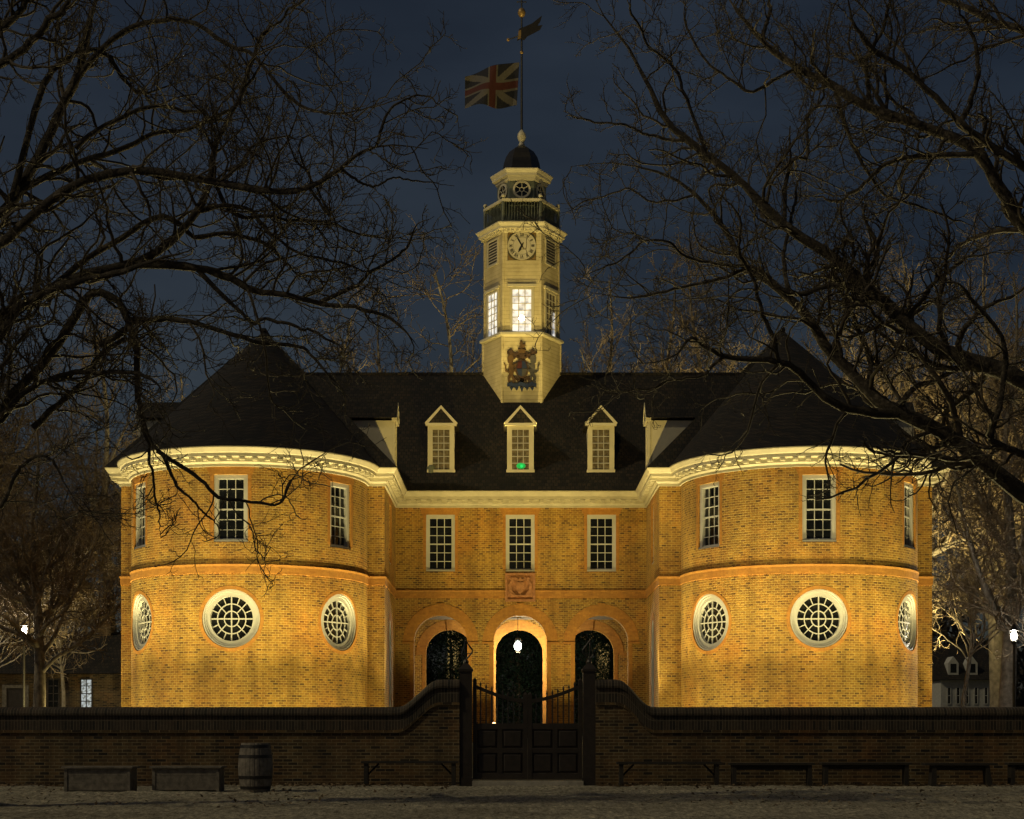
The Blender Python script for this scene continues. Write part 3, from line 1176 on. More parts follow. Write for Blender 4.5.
M_FW = mat("flag_white", (0.099, 0.090, 0.081), 0.9, 0.1)
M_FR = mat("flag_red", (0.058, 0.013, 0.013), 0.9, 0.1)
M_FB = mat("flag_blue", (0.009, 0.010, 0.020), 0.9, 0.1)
NU, NV = 96, 72
FW_, FH_ = 2.15, 1.72
m = MB()
vs, fs, mi = [], [], []
for j in range(NV + 1):
    for i in range(NU + 1):
        s, v = i / NU, j / NV
        x = -.09 - FW_ * s * .97 - .10 * math.sin(2.2 * s * PI) * s
        y = .30 * math.sin(s * 7.0 + v * 1.6) * (0.25 + s) - .2 * s
        top = 27.60 - .28 * s - .26 * s * s
        bot = 25.88 - .22 * s + .12 * s * s
        z = bot + (top - bot) * v + .04 * math.sin(s * 8 + 1)
        vs.append((TX + x - .10 * (1 - v) * (1 - s), TY + y, z))
for j in range(NV):
    for i in range(NU):
        a = j * (NU + 1) + i
        fs.append((a, a + 1, a + NU + 2, a + NU + 1))
        X, Y = (i + .5) / NU * 2 - 1, (j + .5) / NV * 2 - 1
        X *= 1.25
        dd = min(abs(X / 1.25 - Y), abs(X / 1.25 + Y)) * .78
        c = 2
        if dd < .15:
            c = 0
        if abs(X) < .27 or abs(Y) < .27:
            c = 0
        if abs(X) < .17 or abs(Y) < .17:
            c = 1
        mi.append(c)
m.add(vs, fs)
m.m = mi
fo = m.build("flag", [M_FW, M_FR, M_FB], smooth=True, recalc=False)
sd = fo.modifiers.new("cloth_thickness", 'SOLIDIFY')
sd.thickness = 0.006
tag(fo, "dark union flag with white saltire and red cross flying from the tower flagpole", "flag")

# ------------------------------------------------------------------ coat of arms on the tower base
S = face(0, 1.54)
CA = empty("coat_of_arms", S(0, 14.2, 0))
tag(CA, "painted royal coat of arms with lion and unicorn on the tower base", "coat of arms")
GOLD = mat("aged_gold", (0.12, 0.07, 0.028), 0.5, 0.35, 14)
DKB = mat("dark_brown_carving", (0.07, 0.04, 0.025), 0.6, 0.4, 14)
SILV = mat("dull_silver", (0.085, 0.08, 0.075), 0.5, 0.3, 14)
BLU = mat("heraldic_blue", (0.03, 0.045, 0.10), 0.5, 0.3, 14)
REDH = mat("heraldic_red", (0.09, 0.025, 0.02), 0.5, 0.3, 14)
ZC = 15.24
m = MB()
for (n_, mi_) in ((1.0, 0),):
    m.polyS(S, [(.26 * math.cos(2 * PI * k / 24), ZC + .36 * math.sin(2 * PI * k / 24)) for k in range(24)], 0, .07, 0)
    m.polyS(S, [(0, ZC + .30), (-.13, ZC + .26), (-.2, ZC + .02), (0, ZC + .02)], .06, .085, 1)
    m.polyS(S, [(0, ZC + .30), (.13, ZC + .26), (.2, ZC + .02), (0, ZC + .02)], .06, .085, 2)
    m.polyS(S, [(0, ZC - .30), (-.13, ZC - .24), (-.2, ZC - .0), (0, ZC - .0)], .06, .085, 2)
    m.polyS(S, [(0, ZC - .30), (.13, ZC - .24), (.2, ZC - .0), (0, ZC - .0)], .06, .085, 3)
adopt(m.build("shield", [DKB, REDH, BLU, SILV]), CA)


def beast(sg, horn):
    m = MB()
    q = lambda pts: [(sg * a, ZC + b2) for a, b2 in pts]
    m.polyS(S, q([(.26, -.50), (.36, -.52), (.40, -.30), (.50, -.12), (.52, .1), (.46, .3), (.36, .34), (.34, .12), (.30, -.1), (.34, -.25)]), .0, .07)   # body
    m.polyS(S, q([(.34, .26), (.30, .40), (.36, .52), (.48, .54), (.56, .42), (.54, .24), (.44, .20)]), .01, .09)     # head and mane
    m.polyS(S, q([(.36, .14), (.22, .22), (.20, .16), (.34, .02)]), .02, .08)    # upper paw
    m.polyS(S, q([(.34, -.02), (.22, -.02), (.21, -.09), (.34, -.12)]), .02, .08)
    m.polyS(S, q([(.46, -.16), (.56, -.34), (.52, -.54), (.44, -.54), (.46, -.36), (.38, -.26)]), .02, .08)  # hind leg
    m.stripS(S, q([(.50, -.1), (.60, -.04), (.60, .12), (.66, .22)]), q([(.50, -.16), (.65, -.08), (.65, .1), (.70, .20)]), .01, .06)  # tail
    if horn:
        m.polyS(S, q([(.36, .50), (.39, .52), (.27, .74)]), .02, .06)
    else:
        m.polyS(S, q([(.36, .53), (.37, .63), (.42, .57), (.46, .64), (.48, .54)]), .02, .07)
    return m


adopt(beast(-1, False).build("lion", GOLD), CA)
adopt(beast(1, True).build("unicorn", SILV), CA)
m = MB()
for sg in (-1, 1):
    q = lambda pts: [(sg * a, ZC + b2) for a, b2 in pts]
    m.polyS(S, q([(.0, .40), (.0, .62), (.16, .66), (.30, .62), (.40, .70), (.50, .64), (.44, .56), (.34, .50), (.22, .44), (.12, .38)]), .01, .06)
    m.diskS(S, sg * .42, ZC + .66, .09, .02, .08, 10)
for (u, dz, r_) in ((.20, .52, .08), (.30, .44, .07), (.10, .50, .07), (.24, -.36, .07), (.30, -.46, .06), (.14, -.42, .07), (.0, -.44, .08), (.52, .62, .06)):
    for sg in (-1, 1):
        m.stripS(S, circ(sg * u, ZC + dz, r_ * .45, 10), circ(sg * u, ZC + dz, r_, 10), .01, .075, True)
adopt(m.build("mantling", DKB), CA)
m = MB()
m.polyS(S, [(-.12, ZC + .62), (-.15, ZC + .78), (-.07, ZC + .72), (0, ZC + .82), (.07, ZC + .72), (.15, ZC + .78), (.12, ZC + .62)], .02, .10)
m.polyS(S, [(-.10, ZC + .80), (-.06, ZC + .88), (-.10, ZC + .96), (-.05, ZC + 1.06), (.03, ZC + 1.05), (.02, ZC + .96), (.08, ZC + .93), (.15, ZC + .98), (.13, ZC + .88), (.09, ZC + .80)], .02, .09)
adopt(m.build("crest", GOLD), CA)
m = MB()
tp = [(-.56 + 1.12 * k / 12, ZC - .54 + .035 * math.sin(k * 1.4)) for k in range(13)]
bt = [(u, z - .15) for u, z in tp]
m.stripS(S, bt, tp, .01, .08)
for k in range(5):
    u = -.4 + .2 * k
    m.polyS(S, [(u - .08, ZC - .70), (u + .08, ZC - .70), (u, ZC - .84 - (.06 if k == 2 else 0))], .01, .05)
adopt(m.build("ribbon", BLU), CA)

# ------------------------------------------------------------------ hanging lantern in the arcade
LX, LY, LZ = -0.09, 66.7, 4.78
H_ = empty("hanging_lantern", (LX, LY, LZ - .3))
tag(H_, "bright glass lantern hanging on a rod in the middle arch", "lantern")
m = MB()
m.tube([(LX, LY, LZ + .3), (LX, LY, 5.95)], .015, 6)
adopt(m.build("hanging_rod", M_IRON), H_)
m = MB()
m.lathe(LX, LY, [(.17, LZ + .22), (.12, LZ + .28), (.05, LZ + .34)], 8)
m.lathe(LX, LY, [(.10, LZ - .26), (.11, LZ - .22), (.11, LZ - .21)], 8)
for k in range(4):
    a = PI / 4 + PI / 2 * k
    m.tube([(LX + .11 * math.cos(a), LY + .11 * math.sin(a), LZ - .22), (LX + .17 * math.cos(a), LY + .17 * math.sin(a), LZ + .22)], .01, 5)
adopt(m.build("lantern_frame", M_IRON), H_)
m = MB()
m.lathe(LX, LY, [(.02, LZ - .19), (.12, LZ - .12), (.15, LZ), (.12, LZ + .12), (.02, LZ + .19)], 12)
adopt(m.build("glowing_globe", M_LANTERN, smooth=True), H_)
point((LX, LY - .05, LZ - .5), 620, (1.0, 0.86, 0.55), 0.15)

# low lamp on the yard floor seen between the gate bars
gx, gy = (494 - 512) / (F / 56) + CAMX, 56.0
GL = empty("ground_lamp", (gx, gy, G))
tag(GL, "small orange glowing lamp low on the yard seen through the gate bars", "lamp")
m = MB()
m.box(gx - .09, gx + .09, gy - .02, gy + .12, G - .05, G + .66)
adopt(m.build("lamp_post", M_IRON), GL)
m = MB()
m.lathe(gx, gy - .06, [(.01, G + .50), (.06, G + .53), (.08, G + .6), (.06, G + .66), (.01, G + .69)], 10)
adopt(m.build("bulb", M_GROUNDLAMP, smooth=True), GL)

# ------------------------------------------------------------------ yard wall


def wall_h(x):
    """height of the coping along the wall"""
    lo, hi = 1.80, 2.44
    if x < 0:
        t = (x + 3.0) / (3.0 - 2.0)
    else:
        t = (2.95 - x) / (2.95 - 2.12)
    t = max(0, min(1, t))
    return lo + (hi - lo) * (t * t * (3 - 2 * t))


def wall_piece(x0, x1, label):
    xs = [x0]
    st = 0.09
    ramp0, ramp1 = (-3.1, -1.9) if x0 < 0 else (2.0, 3.05)
    k = ramp0
    while k < ramp1:
        xs.append(k)
        k += st
    xs += [x1]
    xs = sorted(set(xs))
    # body with a ragged old face
    e = empty("brick_garden_wall", ((x0 + x1) / 2, YW, 0))
    tag(e, label, "wall")

    def sw(prof, name, mm, vfun, useu):
        m = MB()
        vs, uv = [], []
        s = 0
        for i, x in enumerate(xs):
            h = wall_h(x)
            if i:
                s += math.hypot(x - xs[i - 1], h - wall_h(xs[i - 1]))
            for (oy, kind, dz) in prof:
                z = (h - dz) if kind == 'h' else dz
                vs.append((x, YW - oy, z))
                uv.append((s if useu else x, vfun(oy, z, dz)))
        n = len(prof)
        fs = []
        for i in range(len(xs) - 1):
            for j in range(n):
                fs.append((i * n + j, i * n + (j + 1) % n, (i + 1) * n + (j + 1) % n, (i + 1) * n + j))
        fs += [tuple(range(n))[::-1], tuple((len(xs) - 1) * n + j for j in range(n))]
        m.add(vs, fs, 0, uv)
        return adopt(m.build(name, mm), e)
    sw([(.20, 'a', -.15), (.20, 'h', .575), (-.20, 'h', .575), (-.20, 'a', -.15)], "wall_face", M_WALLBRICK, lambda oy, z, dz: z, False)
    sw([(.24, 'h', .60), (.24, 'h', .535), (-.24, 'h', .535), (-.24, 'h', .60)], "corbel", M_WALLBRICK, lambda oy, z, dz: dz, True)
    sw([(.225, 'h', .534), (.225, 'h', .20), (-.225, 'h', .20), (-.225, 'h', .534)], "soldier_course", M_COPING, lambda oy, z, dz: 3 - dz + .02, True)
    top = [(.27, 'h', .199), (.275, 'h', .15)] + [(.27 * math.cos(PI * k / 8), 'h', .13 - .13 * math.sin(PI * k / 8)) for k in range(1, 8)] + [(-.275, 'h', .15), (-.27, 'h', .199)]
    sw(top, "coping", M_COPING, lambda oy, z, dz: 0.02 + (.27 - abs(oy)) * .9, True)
    return e


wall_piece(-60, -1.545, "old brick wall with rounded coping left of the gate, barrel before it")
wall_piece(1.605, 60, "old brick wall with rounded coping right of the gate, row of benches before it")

# ------------------------------------------------------------------ gate posts and gate leaves


def gate_post(xc, label):
    e = empty("gate_post", (xc, YW, 0))
    tag(e, label, "gate post", "gate posts")
    m = MB()
    w2 = .142
    m.box(xc - w2, xc + w2, YW - .16, YW + .12, -.1, 2.62)
    m.box(xc - w2 - .02, xc + w2 + .02, YW - .18, YW + .14, -.1, .16)
    adopt(m.build("shaft", M_DARKWOOD), e)
    m = MB()
    m.add([(xc + a * r, YW - .02 + b2 * r, z) for (r, z) in ((w2 + .025, 2.622), (w2 + .025, 2.68), (.05, 2.82)) for (a, b2) in ((-1, -1), (1, -1), (1, 1), (-1, 1))],
          [(3, 2, 1, 0), (8, 9, 10, 11)] + [(r * 4 + k, r * 4 + (k + 1) % 4, r * 4 + 4 + (k + 1) % 4, r * 4 + 4 + k) for r in range(2) for k in range(4)])
    adopt(m.build("cap", M_DARKWOOD), e)
    sg = 1 if xc < 0 else -1
    m = MB()
    y = YW - .02
    # open wrought-iron lantern bracket: a leaning hoop on a collar
    m.lathe(xc, y, [(.05, 2.80), (.07, 2.84), (.05, 2.9)], 8)
    top = (xc - sg * .02, y, 3.36)
    m.tube([(xc, y, 2.9), (xc - sg * .02, y, 3.1), top], [.018, .016, .012], 6)
    m.tube([(xc, y, 2.9), (xc + sg * .14, y, 3.06), (xc + sg * .15, y, 3.12), (xc - sg * .02, y, 3.36)], [.02, .022, .022, .014], 6)
    m.tube([(xc, y, 2.9), (xc - sg * .10, y, 3.02), (xc - sg * .04, y, 3.22), (xc - sg * .02, y, 3.40)], [.016, .016, .014, .008], 6)
    m.tube([(xc - sg * .08, y, 3.02), (xc + sg * .12, y, 3.05)], .013, 6)
    adopt(m.build("iron_bracket", M_IRON), e)


gate_post(-1.40, "dark timber gate post with iron bracket, on the gate's left side")
gate_post(1.46, "dark timber gate post with iron bracket, on the gate's right side")


def rail_z(x):
    # swag: high at the posts, low in the middle
    t = abs(x - .03) / 1.24
    return 1.93 + .36 * t ** 1.6


def gate_leaf(x0, x1, label):
    e = empty("gate_leaf", ((x0 + x1) / 2, YW, .1))
    tag(e, label, "gate", "gate leaves")
    y0, y1 = YW - .05, YW + .03
    m = MB()
    mid = x1 if x0 < 0 else x0
    for x in (x0, x1):
        inner_ = x == mid
        wd = .085 if not inner_ else .10
        a, b2 = (x, x + wd) if x == x0 else (x - wd, x)
        zt = rail_z((a + b2) / 2) + (.16 if inner_ else .14)
        m.box(a, b2, y0 - .01, y1 + .01, .12, zt)
        m.add([(a, y0 - .01, zt + .001), (b2, y0 - .01, zt + .001), (b2, y1 + .01, zt + .001), (a, y1 + .01, zt + .001), ((a + b2) / 2, (y0 + y1) / 2, zt + .07)],
              [(3, 2, 1, 0), (0, 1, 4), (1, 2, 4), (2, 3, 4), (3, 0, 4)])
    a, b2 = x0 + .086, x1 - .086
    if x0 < 0:
        b2 = x1 - .101
    else:
        a = x0 + .101
    for (z0, z1) in ((.12, .26), (.74, .84), (1.29, 1.42)):
        m.box(a, b2, y0, y1, z0, z1)
    cxm = (a + b2) / 2
    m.box(cxm - .05, cxm + .05, y0 + .004, y1 - .004, .262, .738)
    m.box(cxm - .05, cxm + .05, y0 + .004, y1 - .004, .842, 1.288)
    adopt(m.build("frame", M_DARKWOOD), e)
    for (p0, p1) in ((a, cxm - .051), (cxm + .051, b2)):
        for (z0, z1) in ((.262, .738), (.842, 1.288)):
            m = MB()
            m.box(p0 + .001, p1 - .001, y0 + .035, y1 - .02, z0, z1)
            i_ = .06
            m.add([(p0 + .02, y0 + .0345, z0 + .02), (p1 - .02, y0 + .0345, z0 + .02), (p1 - .02, y0 + .0345, z1 - .02), (p0 + .02, y0 + .0345, z1 - .02),
                   (p0 + i_, y0 + .012, z0 + i_), (p1 - i_, y0 + .012, z0 + i_), (p1 - i_, y0 + .012, z1 - i_), (p0 + i_, y0 + .012, z1 - i_)],
                  [(4, 5, 6, 7), (0, 1, 5, 4), (1, 2, 6, 5), (2, 3, 7, 6), (3, 0, 4, 7), (3, 2, 1, 0)])
            adopt(m.build("panel", M_DARKWOOD), e)
    m = MB()
    N = 16
    Sg = lambda u, z, o: (u, YW - .01 - o, z)
    lo = [(a + (b2 - a) * i / N, rail_z(a + (b2 - a) * i / N) - .04) for i in range(N + 1)]
    up = [(u, z + .085) for u, z in lo]
    m.stripS(Sg, lo, up, -.045, .045)
    adopt(m.build("swept_rail", M_DARKWOOD), e)
    n = 8
    for i in range(n):
        x = a + (b2 - a) * (i + .7) / (n + .4)
        zt = rail_z(x) + .13
        m = MB()
        m.lathe(x, YW - .01, [(.016, 1.42), (.016, zt - .05), (.026, zt - .04), (.004, zt + .04)], 6)
        adopt(m.build("picket", M_IRON), e)


gate_leaf(-1.235, .028, "left leaf of the closed dark gate with panels, pickets and swept rail")
gate_leaf(.034, 1.295, "right leaf of the closed dark gate with panels, pickets and swept rail")
m = MB()
m.box(-1.25, 1.32, YW - .24, YW + .2, -.05, .085)
o = m.build("door_sill", M_STONE)
tag(o, "pale worn stone sill on the ground under the closed gate", "sill")

# ------------------------------------------------------------------ benches, boxes, barrel


def at_x(px, y):
    return (px - 512) / (F / y) + CAMX


def box_bench(px0, px1, y, label):
    x0, x1 = at_x(px0, y), at_x(px1, y)
    e = empty("box_bench", ((x0 + x1) / 2, y + .3, 0))
    tag(e, label, "bench", "box benches by the wall")
    m = MB()
    for k in range(3):
        m.box(x0 + .02, x1 - .02, y + .02, y + .045, .03 + k * .148, .03 + k * .148 + .144)
    m.box(x0 + .02, x0 + .05, y + .046, y + .62, .0, .47)
    m.box(x1 - .05, x1 - .02, y + .046, y + .62, .0, .47)
    m.box(x0 + .051, x1 - .051, y + .59, y + .62, .0, .47)
    m.box(x0 + .021, x0 + .08, y + .005, y + .0195, .0, .474)
    m.box(x1 - .08, x1 - .021, y + .005, y + .0195, .0, .474)
    adopt(m.build("body", M_OLDWOOD), e)
    m = MB()
    m.box(x0 - .03, x1 + .03, y - .03, y + .33, .476, .515)
    m.box(x0 - .03, x1 + .03, y + .334, y + .65, .476, .513)
    adopt(m.build("top", M_OLDWOOD), e)


box_bench(63, 131, 33.0, "weathered closed wooden box bench, farther of the two from the barrel")
box_bench(151, 220, 33.2, "weathered closed wooden box bench standing next to the barrel")

bx, by = at_x(255.5, 33.0), 33.0
e = empty("wooden_barrel", (bx, by, 0))
tag(e, "old upright wooden barrel with dark hoops before the brick wall", "barrel")
m = MB()
ns = 22
prof = [(.285, 0.0), (.315, .16), (.338, .33), (.348, .5), (.338, .67), (.315, .84), (.285, .99)]
vs, fs = [], []
nn = ns * 4
for (r, z) in prof:
    for k in range(nn):
        rr = r - (.007 if k % 4 == 0 else 0)
        a = 2 * PI * k / nn
        vs.append((bx + rr * math.cos(a), by + rr * math.sin(a), z))
for i in range(len(prof) - 1):
    for k in range(nn):
        fs.append((i * nn + k, i * nn + (k + 1) % nn, (i + 1) * nn + (k + 1) % nn, (i + 1) * nn + k))
rim = [(bx + .262 * math.cos(2 * PI * k / nn), by + .262 * math.sin(2 * PI * k / nn), .99) for k in range(nn)]
low = [(x, y, .95) for x, y, z in rim]
b0 = len(vs)
vs += rim + low
tb = (len(prof) - 1) * nn
for k in range(nn):
    fs.append((tb + k, tb + (k + 1) % nn, b0 + (k + 1) % nn, b0 + k))
    fs.append((b0 + k, b0 + (k + 1) % nn, b0 + nn + (k + 1) % nn, b0 + nn + k))
fs.append(tuple(range(nn))[::-1])
fs.append(tuple(b0 + nn + k for k in range(nn)))
m.add(vs, fs)
adopt(m.build("staves", M_OLDWOOD), e)
for (z, r0, r1) in ((.06, .297, .306), (.27, .331, .338), (.69, .338, .331), (.89, .306, .297)):
    m = MB()
    m.lathe(bx, by, [(r0 - .02, z), (r0 + .005, z), (r1 + .005, z + .06), (r1 - .02, z + .06), (r0 - .02, z)], 40, cap=False)
    adopt(m.build("hoop", M_HOOP, smooth=False), e)


def trestle_bench(px0, px1, y, label, style=0, seat=.54):
    x0, x1 = at_x(px0, y), at_x(px1, y)
    e = empty("plank_bench", ((x0 + x1) / 2, y + .17, 0))
    tag(e, label, "bench", "plank benches by the wall")
    m = MB()
    m.box(x0, x1, y, y + .34, seat - .05, seat)
    adopt(m.build("seat", M_BENCHWOOD), e)
    ins = .06 if style != 2 else .18
    for (a, sg) in ((x0 + ins, 1), (x1 - ins - .09, -1)):
        m = MB()
        if style == 2:
            m.add([(a - .04 * sg, y + .03, 0), (a + .13 - .04 * sg, y + .03, 0), (a + .09, y + .03, seat - .051), (a, y + .03, seat - .051),
                   (a - .04 * sg, y + .31, 0), (a + .13 - .04 * sg, y + .31, 0), (a + .09, y + .31, seat - .051), (a, y + .31, seat - .051)],
                  [(3, 2, 1, 0), (4, 5, 6, 7), (0, 1, 5, 4), (1, 2, 6, 5), (2, 3, 7, 6), (3, 0, 4, 7)])
        else:
            m.box(a, a + .09, y + .03, y + .31, 0, seat - .051)
        adopt(m.build("leg", M_BENCHWOOD), e)
        if style == 0:
            m = MB()
            xx = a + .045 + sg * .046
            m.tube([(xx, y + .17, seat - .30), (xx + sg * .24, y + .17, seat - .055)], .022, 4)
            adopt(m.build("brace", M_BENCHWOOD), e)
    if style != 0:
        m = MB()
        m.box(x0 + ins + .1, x1 - ins - .1, y + .155, y + .185, seat - .16, seat - .051)
        adopt(m.build("apron", M_BENCHWOOD), e)


trestle_bench(361, 458, 36.9, "dark plank bench with corner braces standing left of the gate", 0, .56)
trestle_bench(617, 722, 36.9, "dark plank bench with corner braces, first bench right of the gate", 0)
trestle_bench(730, 815, 36.9, "dark plank bench, second from the gate's right post", 1, .52)
trestle_bench(822, 912, 36.8, "dark plank bench, third from the gate's right post", 1, .53)
trestle_bench(925, 998, 36.5, "dark plank bench with splayed legs, fourth from the gate's right post", 2, .52)
trestle_bench(1009, 1090, 36.6, "dark plank bench cut by the right picture edge", 1, .53)

# ------------------------------------------------------------------ buildings beyond
e = empty("brick_outbuilding", (-29, 75, G))
tag(e, "low dark brick outbuilding with chimney beyond the left wing", "building")
X0, X1, Y0, Y1 = -42.0, -17.4, 75.0, 82.0
m = MB()
m.box(X0, X1, Y0, Y1, .5, 3.95)
adopt(m.build("wall", M_WALLBRICK), e)
m = MB()
m.add([(X0 - .3, Y0 - .35, 3.96), (X1 + .3, Y0 - .35, 3.96), (X1 + .3, 78.5, 6.1), (X0 - .3, 78.5, 6.1), (X0 - .3, Y1 + .35, 3.96), (X1 + .3, Y1 + .35, 3.96)],
      [(0, 1, 2, 3), (3, 2, 5, 4), (0, 3, 4), (1, 5, 2), (0, 4, 5, 1)])
rf = adopt(m.build("roof", M_SHINGLE), e)
m = MB()
m.box(-20.3, -19.5, 78.1, 78.9, 5.6, 7.2)
m.box(-20.38, -19.42, 78.02, 78.98, 7.0, 7.12)
ch = m.build("chimney", M_WALLBRICK)
ch.parent = rf


def far_window(par, x0, x1, z0, z1, y, gm, fm, cols=2, rows=4):
    m = MB()
    S = S_front(y)
    t = .07
    m.boxS(S, x0, x0 + t, z0, z1, -.05, .04)
    m.boxS(S, x1 - t, x1, z0, z1, -.05, .04)
    m.boxS(S, x0 + t, x1 - t, z1 - t, z1, -.05, .04)
    m.boxS(S, x0 + t, x1 - t, z0, z0 + t, -.05, .05)
    for i in range(1, cols):
        x = x0 + (x1 - x0) * i / cols
        m.boxS(S, x - .02, x + .02, z0 + t, z1 - t, -.01, .03)
    for j in range(1, rows):
        z = z0 + (z1 - z0) * j / rows
        m.boxS(S, x0 + t, x1 - t, z - .02, z + .02, -.012, .028)
    wn = adopt(m.build("window", fm), par)
    p = MB()
    p.boxS(S, x0 + t, x1 - t, z0 + t, z1 - t, -.02, .012)
    p.build("pane", gm).parent = wn


for (a, b2, g_) in ((47, 60, M_GLASS), (80, 93, M_BLUEGLOW), (-40, -28, M_GLASS)):
    far_window(e, at_x(a, 75), at_x(b2, 75), 2.35, 3.75, 75, g_, M_DARKWOOD)
m = MB()
S = S_front(75)
m.boxS(S, at_x(7, 75), at_x(25, 75), G, 3.3, -.05, .05)
dr = adopt(m.build("door", M_DARKWOOD), e)
m = MB()
m.boxS(S, at_x(5, 75) - .1, at_x(7, 75), G, 3.45, -.05, .1)
m.boxS(S, at_x(25, 75), at_x(27, 75) + .1, G, 3.45, -.05, .1)
m.boxS(S, at_x(7, 75), at_x(25, 75), 3.302, 3.45, -.05, .1)
m.build("door_frame", M_OLDWOOD).parent = dr

e = empty("white_house", (30.5, 110, G))
tag(e, "small pale house with two dormers far beyond the right wing", "house")
y = 110
X0, X1 = at_x(941, y), at_x(993, y)
M_HOUSE = mat("grey_white_boards", (0.42, 0.42, 0.40), 0.7, 0.15)
m = MB()
m.box(X0, X1, y, y + 6, .5, 4.85)
adopt(m.build("wall", M_HOUSE), e)
m = MB()
m.add([(X0 - .2, y - .3, 4.86), (X1 + .2, y - .3, 4.86), (X1 + .2, y + 3, 7.4), (X0 - .2, y + 3, 7.4), (X0 - .2, y + 6.3, 4.86), (X1 + .2, y + 6.3, 4.86)],
      [(0, 1, 2, 3), (3, 2, 5, 4), (0, 3, 4), (1, 5, 2), (0, 4, 5, 1)])
adopt(m.build("roof", M_SHINGLE), e)
for a in (949, 958, 967, 976, 986):
    far_window(e, at_x(a - 2.2, y), at_x(a + 2.2, y), 3.2, 4.4, y, M_GLASS, M_HOUSE, 1, 2)
for a in (954, 973):
    m = MB()
    x = at_x(a, y)
    m.add([(x - .35, y + .15, 5.2), (x + .35, y + .15, 5.2), (x + .35, y + .15, 6.0), (x, y + .15, 6.45), (x - .35, y + .15, 6.0),
           (x - .35, y + 1.6, 5.2), (x + .35, y + 1.6, 5.2), (x + .35, y + 1.6, 6.0), (x, y + 1.6, 6.45), (x - .35, y + 1.6, 6.0)],
          [(0, 1, 2, 3, 4), (9, 8, 7, 6, 5), (0, 5, 6, 1), (1, 6, 7, 2), (2, 7, 8, 3), (3, 8, 9, 4), (4, 9, 5, 0)])
    dm = adopt(m.build("dormer", M_HOUSE), e)
    m = MB()
    m.boxS(S_front(y + .15), x - .2, x + .2, 5.35, 5.95, -.02, .012)
    m.build("pane", M_GLASS).parent = dm


# ------------------------------------------------------------------ street lamps beyond
def street_lamp(x, y, z, watts, label):
    e = empty("street_lamp", (x, y, G))
    tag(e, label, "street lamp", "street lamps beyond the building")
    m = MB()
    m.tube([(x, y, G - .1), (x, y, z - .28)], [.06, .04], 8)
    m.lathe(x, y, [(.10, G), (.10, G + .5), (.06, G + .6)], 8)
    adopt(m.build("post", M_IRON), e)
    m = MB()
    m.lathe(x, y, [(.17, z + .2), (.10, z + .3), (.02, z + .42)], 6)
    m.lathe(x, y, [(.05, z - .3), (.10, z - .22), (.10, z - .2)], 6)
    for k in range(4):
        a = PI / 4 + PI / 2 * k
        m.tube([(x + .1 * math.cos(a), y + .1 * math.sin(a), z - .2), (x + .16 * math.cos(a), y + .16 * math.sin(a), z + .2)], .008, 4)
    adopt(m.build("lantern_frame", M_IRON), e)
    m = MB()
    m.lathe(x, y, [(.02, z - .14), (.07, z - .09), (.09, z), (.07, z + .09), (.02, z + .14)], 12)
    adopt(m.build("glowing_globe", M_STREET, smooth=True), e)


street_lamp(at_x(24, 62), 62, 1.15 + 104 / (F / 62), 900, "glowing street lamp beside the forked tree, far left of the building")
street_lamp(at_x(1014, 57), 57, 1.15 + 99 / (F / 57), 900, "glowing street lamp before a tall trunk, far right of the building")


# ------------------------------------------------------------------ trees
def polys_mesh(groups, name, mats):
    """groups: list of (P[M,N,3], R[M,N], sides, material index) -> one mesh"""
    V, Fc, MI = [], [], []
    off = 0
    for (Pp, Rr, k, mi) in groups:
        if len(Pp) == 0:
            continue
        M_, N, _ = Pp.shape
        T = np.gradient(Pp, axis=1)
        T /= np.linalg.norm(T, axis=2, keepdims=True) + 1e-9
        tm_ = Pp[:, -1] - Pp[:, 0]
        tm_ /= np.linalg.norm(tm_, axis=1, keepdims=True) + 1e-9
        ref = np.where(np.abs(tm_[:, 1:2]) < 0.75, np.array([[0, 1., 0]]), np.array([[1., 0, 0]]))[:, None, :]
        A = ref - T * np.sum(ref * T, axis=2, keepdims=True)
        A /= np.linalg.norm(A, axis=2, keepdims=True) + 1e-9
        Bv = np.cross(T, A)
        an = np.arange(k) * 2 * np.pi / k
        ring = A[:, :, None, :] * np.cos(an)[None, None, :, None] + Bv[:, :, None, :] * np.sin(an)[None, None, :, None]
        vv = Pp[:, :, None, :] + ring * Rr[:, :, None, None]
        V.append(vv.reshape(-1, 3))
        idx = (np.arange(M_ * N * k).reshape(M_, N, k)) + off
        a = idx[:, :-1, :]
        b2 = np.roll(idx, -1, axis=2)[:, :-1, :]
        c = np.roll(idx, -1, axis=2)[:, 1:, :]
        d2 = idx[:, 1:, :]
        q = np.stack([a, b2, c, d2], axis=-1).reshape(-1, 4)
        Fc.append(q)
        MI.append(np.full(len(q), mi, dtype=np.int32))
        off += M_ * N * k
    V = np.concatenate(V).astype(np.float32)
    Fc = np.concatenate(Fc).astype(np.int32)
    MI = np.concatenate(MI)
    me = bpy.data.meshes.new(name)
    me.vertices.add(len(V))
    me.vertices.foreach_set("co", V.ravel())
    me.loops.add(Fc.size)
    me.loops.foreach_set("vertex_index", Fc.ravel())
    me.polygons.add(len(Fc))
    me.polygons.foreach_set("loop_start", np.arange(0, Fc.size, 4, dtype=np.int32))
    me.polygons.foreach_set("loop_total", np.full(len(Fc), 4, dtype=np.int32))
    for mm in mats:
        me.materials.append(mm)
    me.polygons.foreach_set("material_index", MI)
    me.polygons.foreach_set("use_smooth", np.ones(len(Fc), dtype=bool))
    me.update(calc_edges=True)
    return me


def unit(v):
    return v / (np.linalg.norm(v, axis=-1, keepdims=True) + 1e-9)


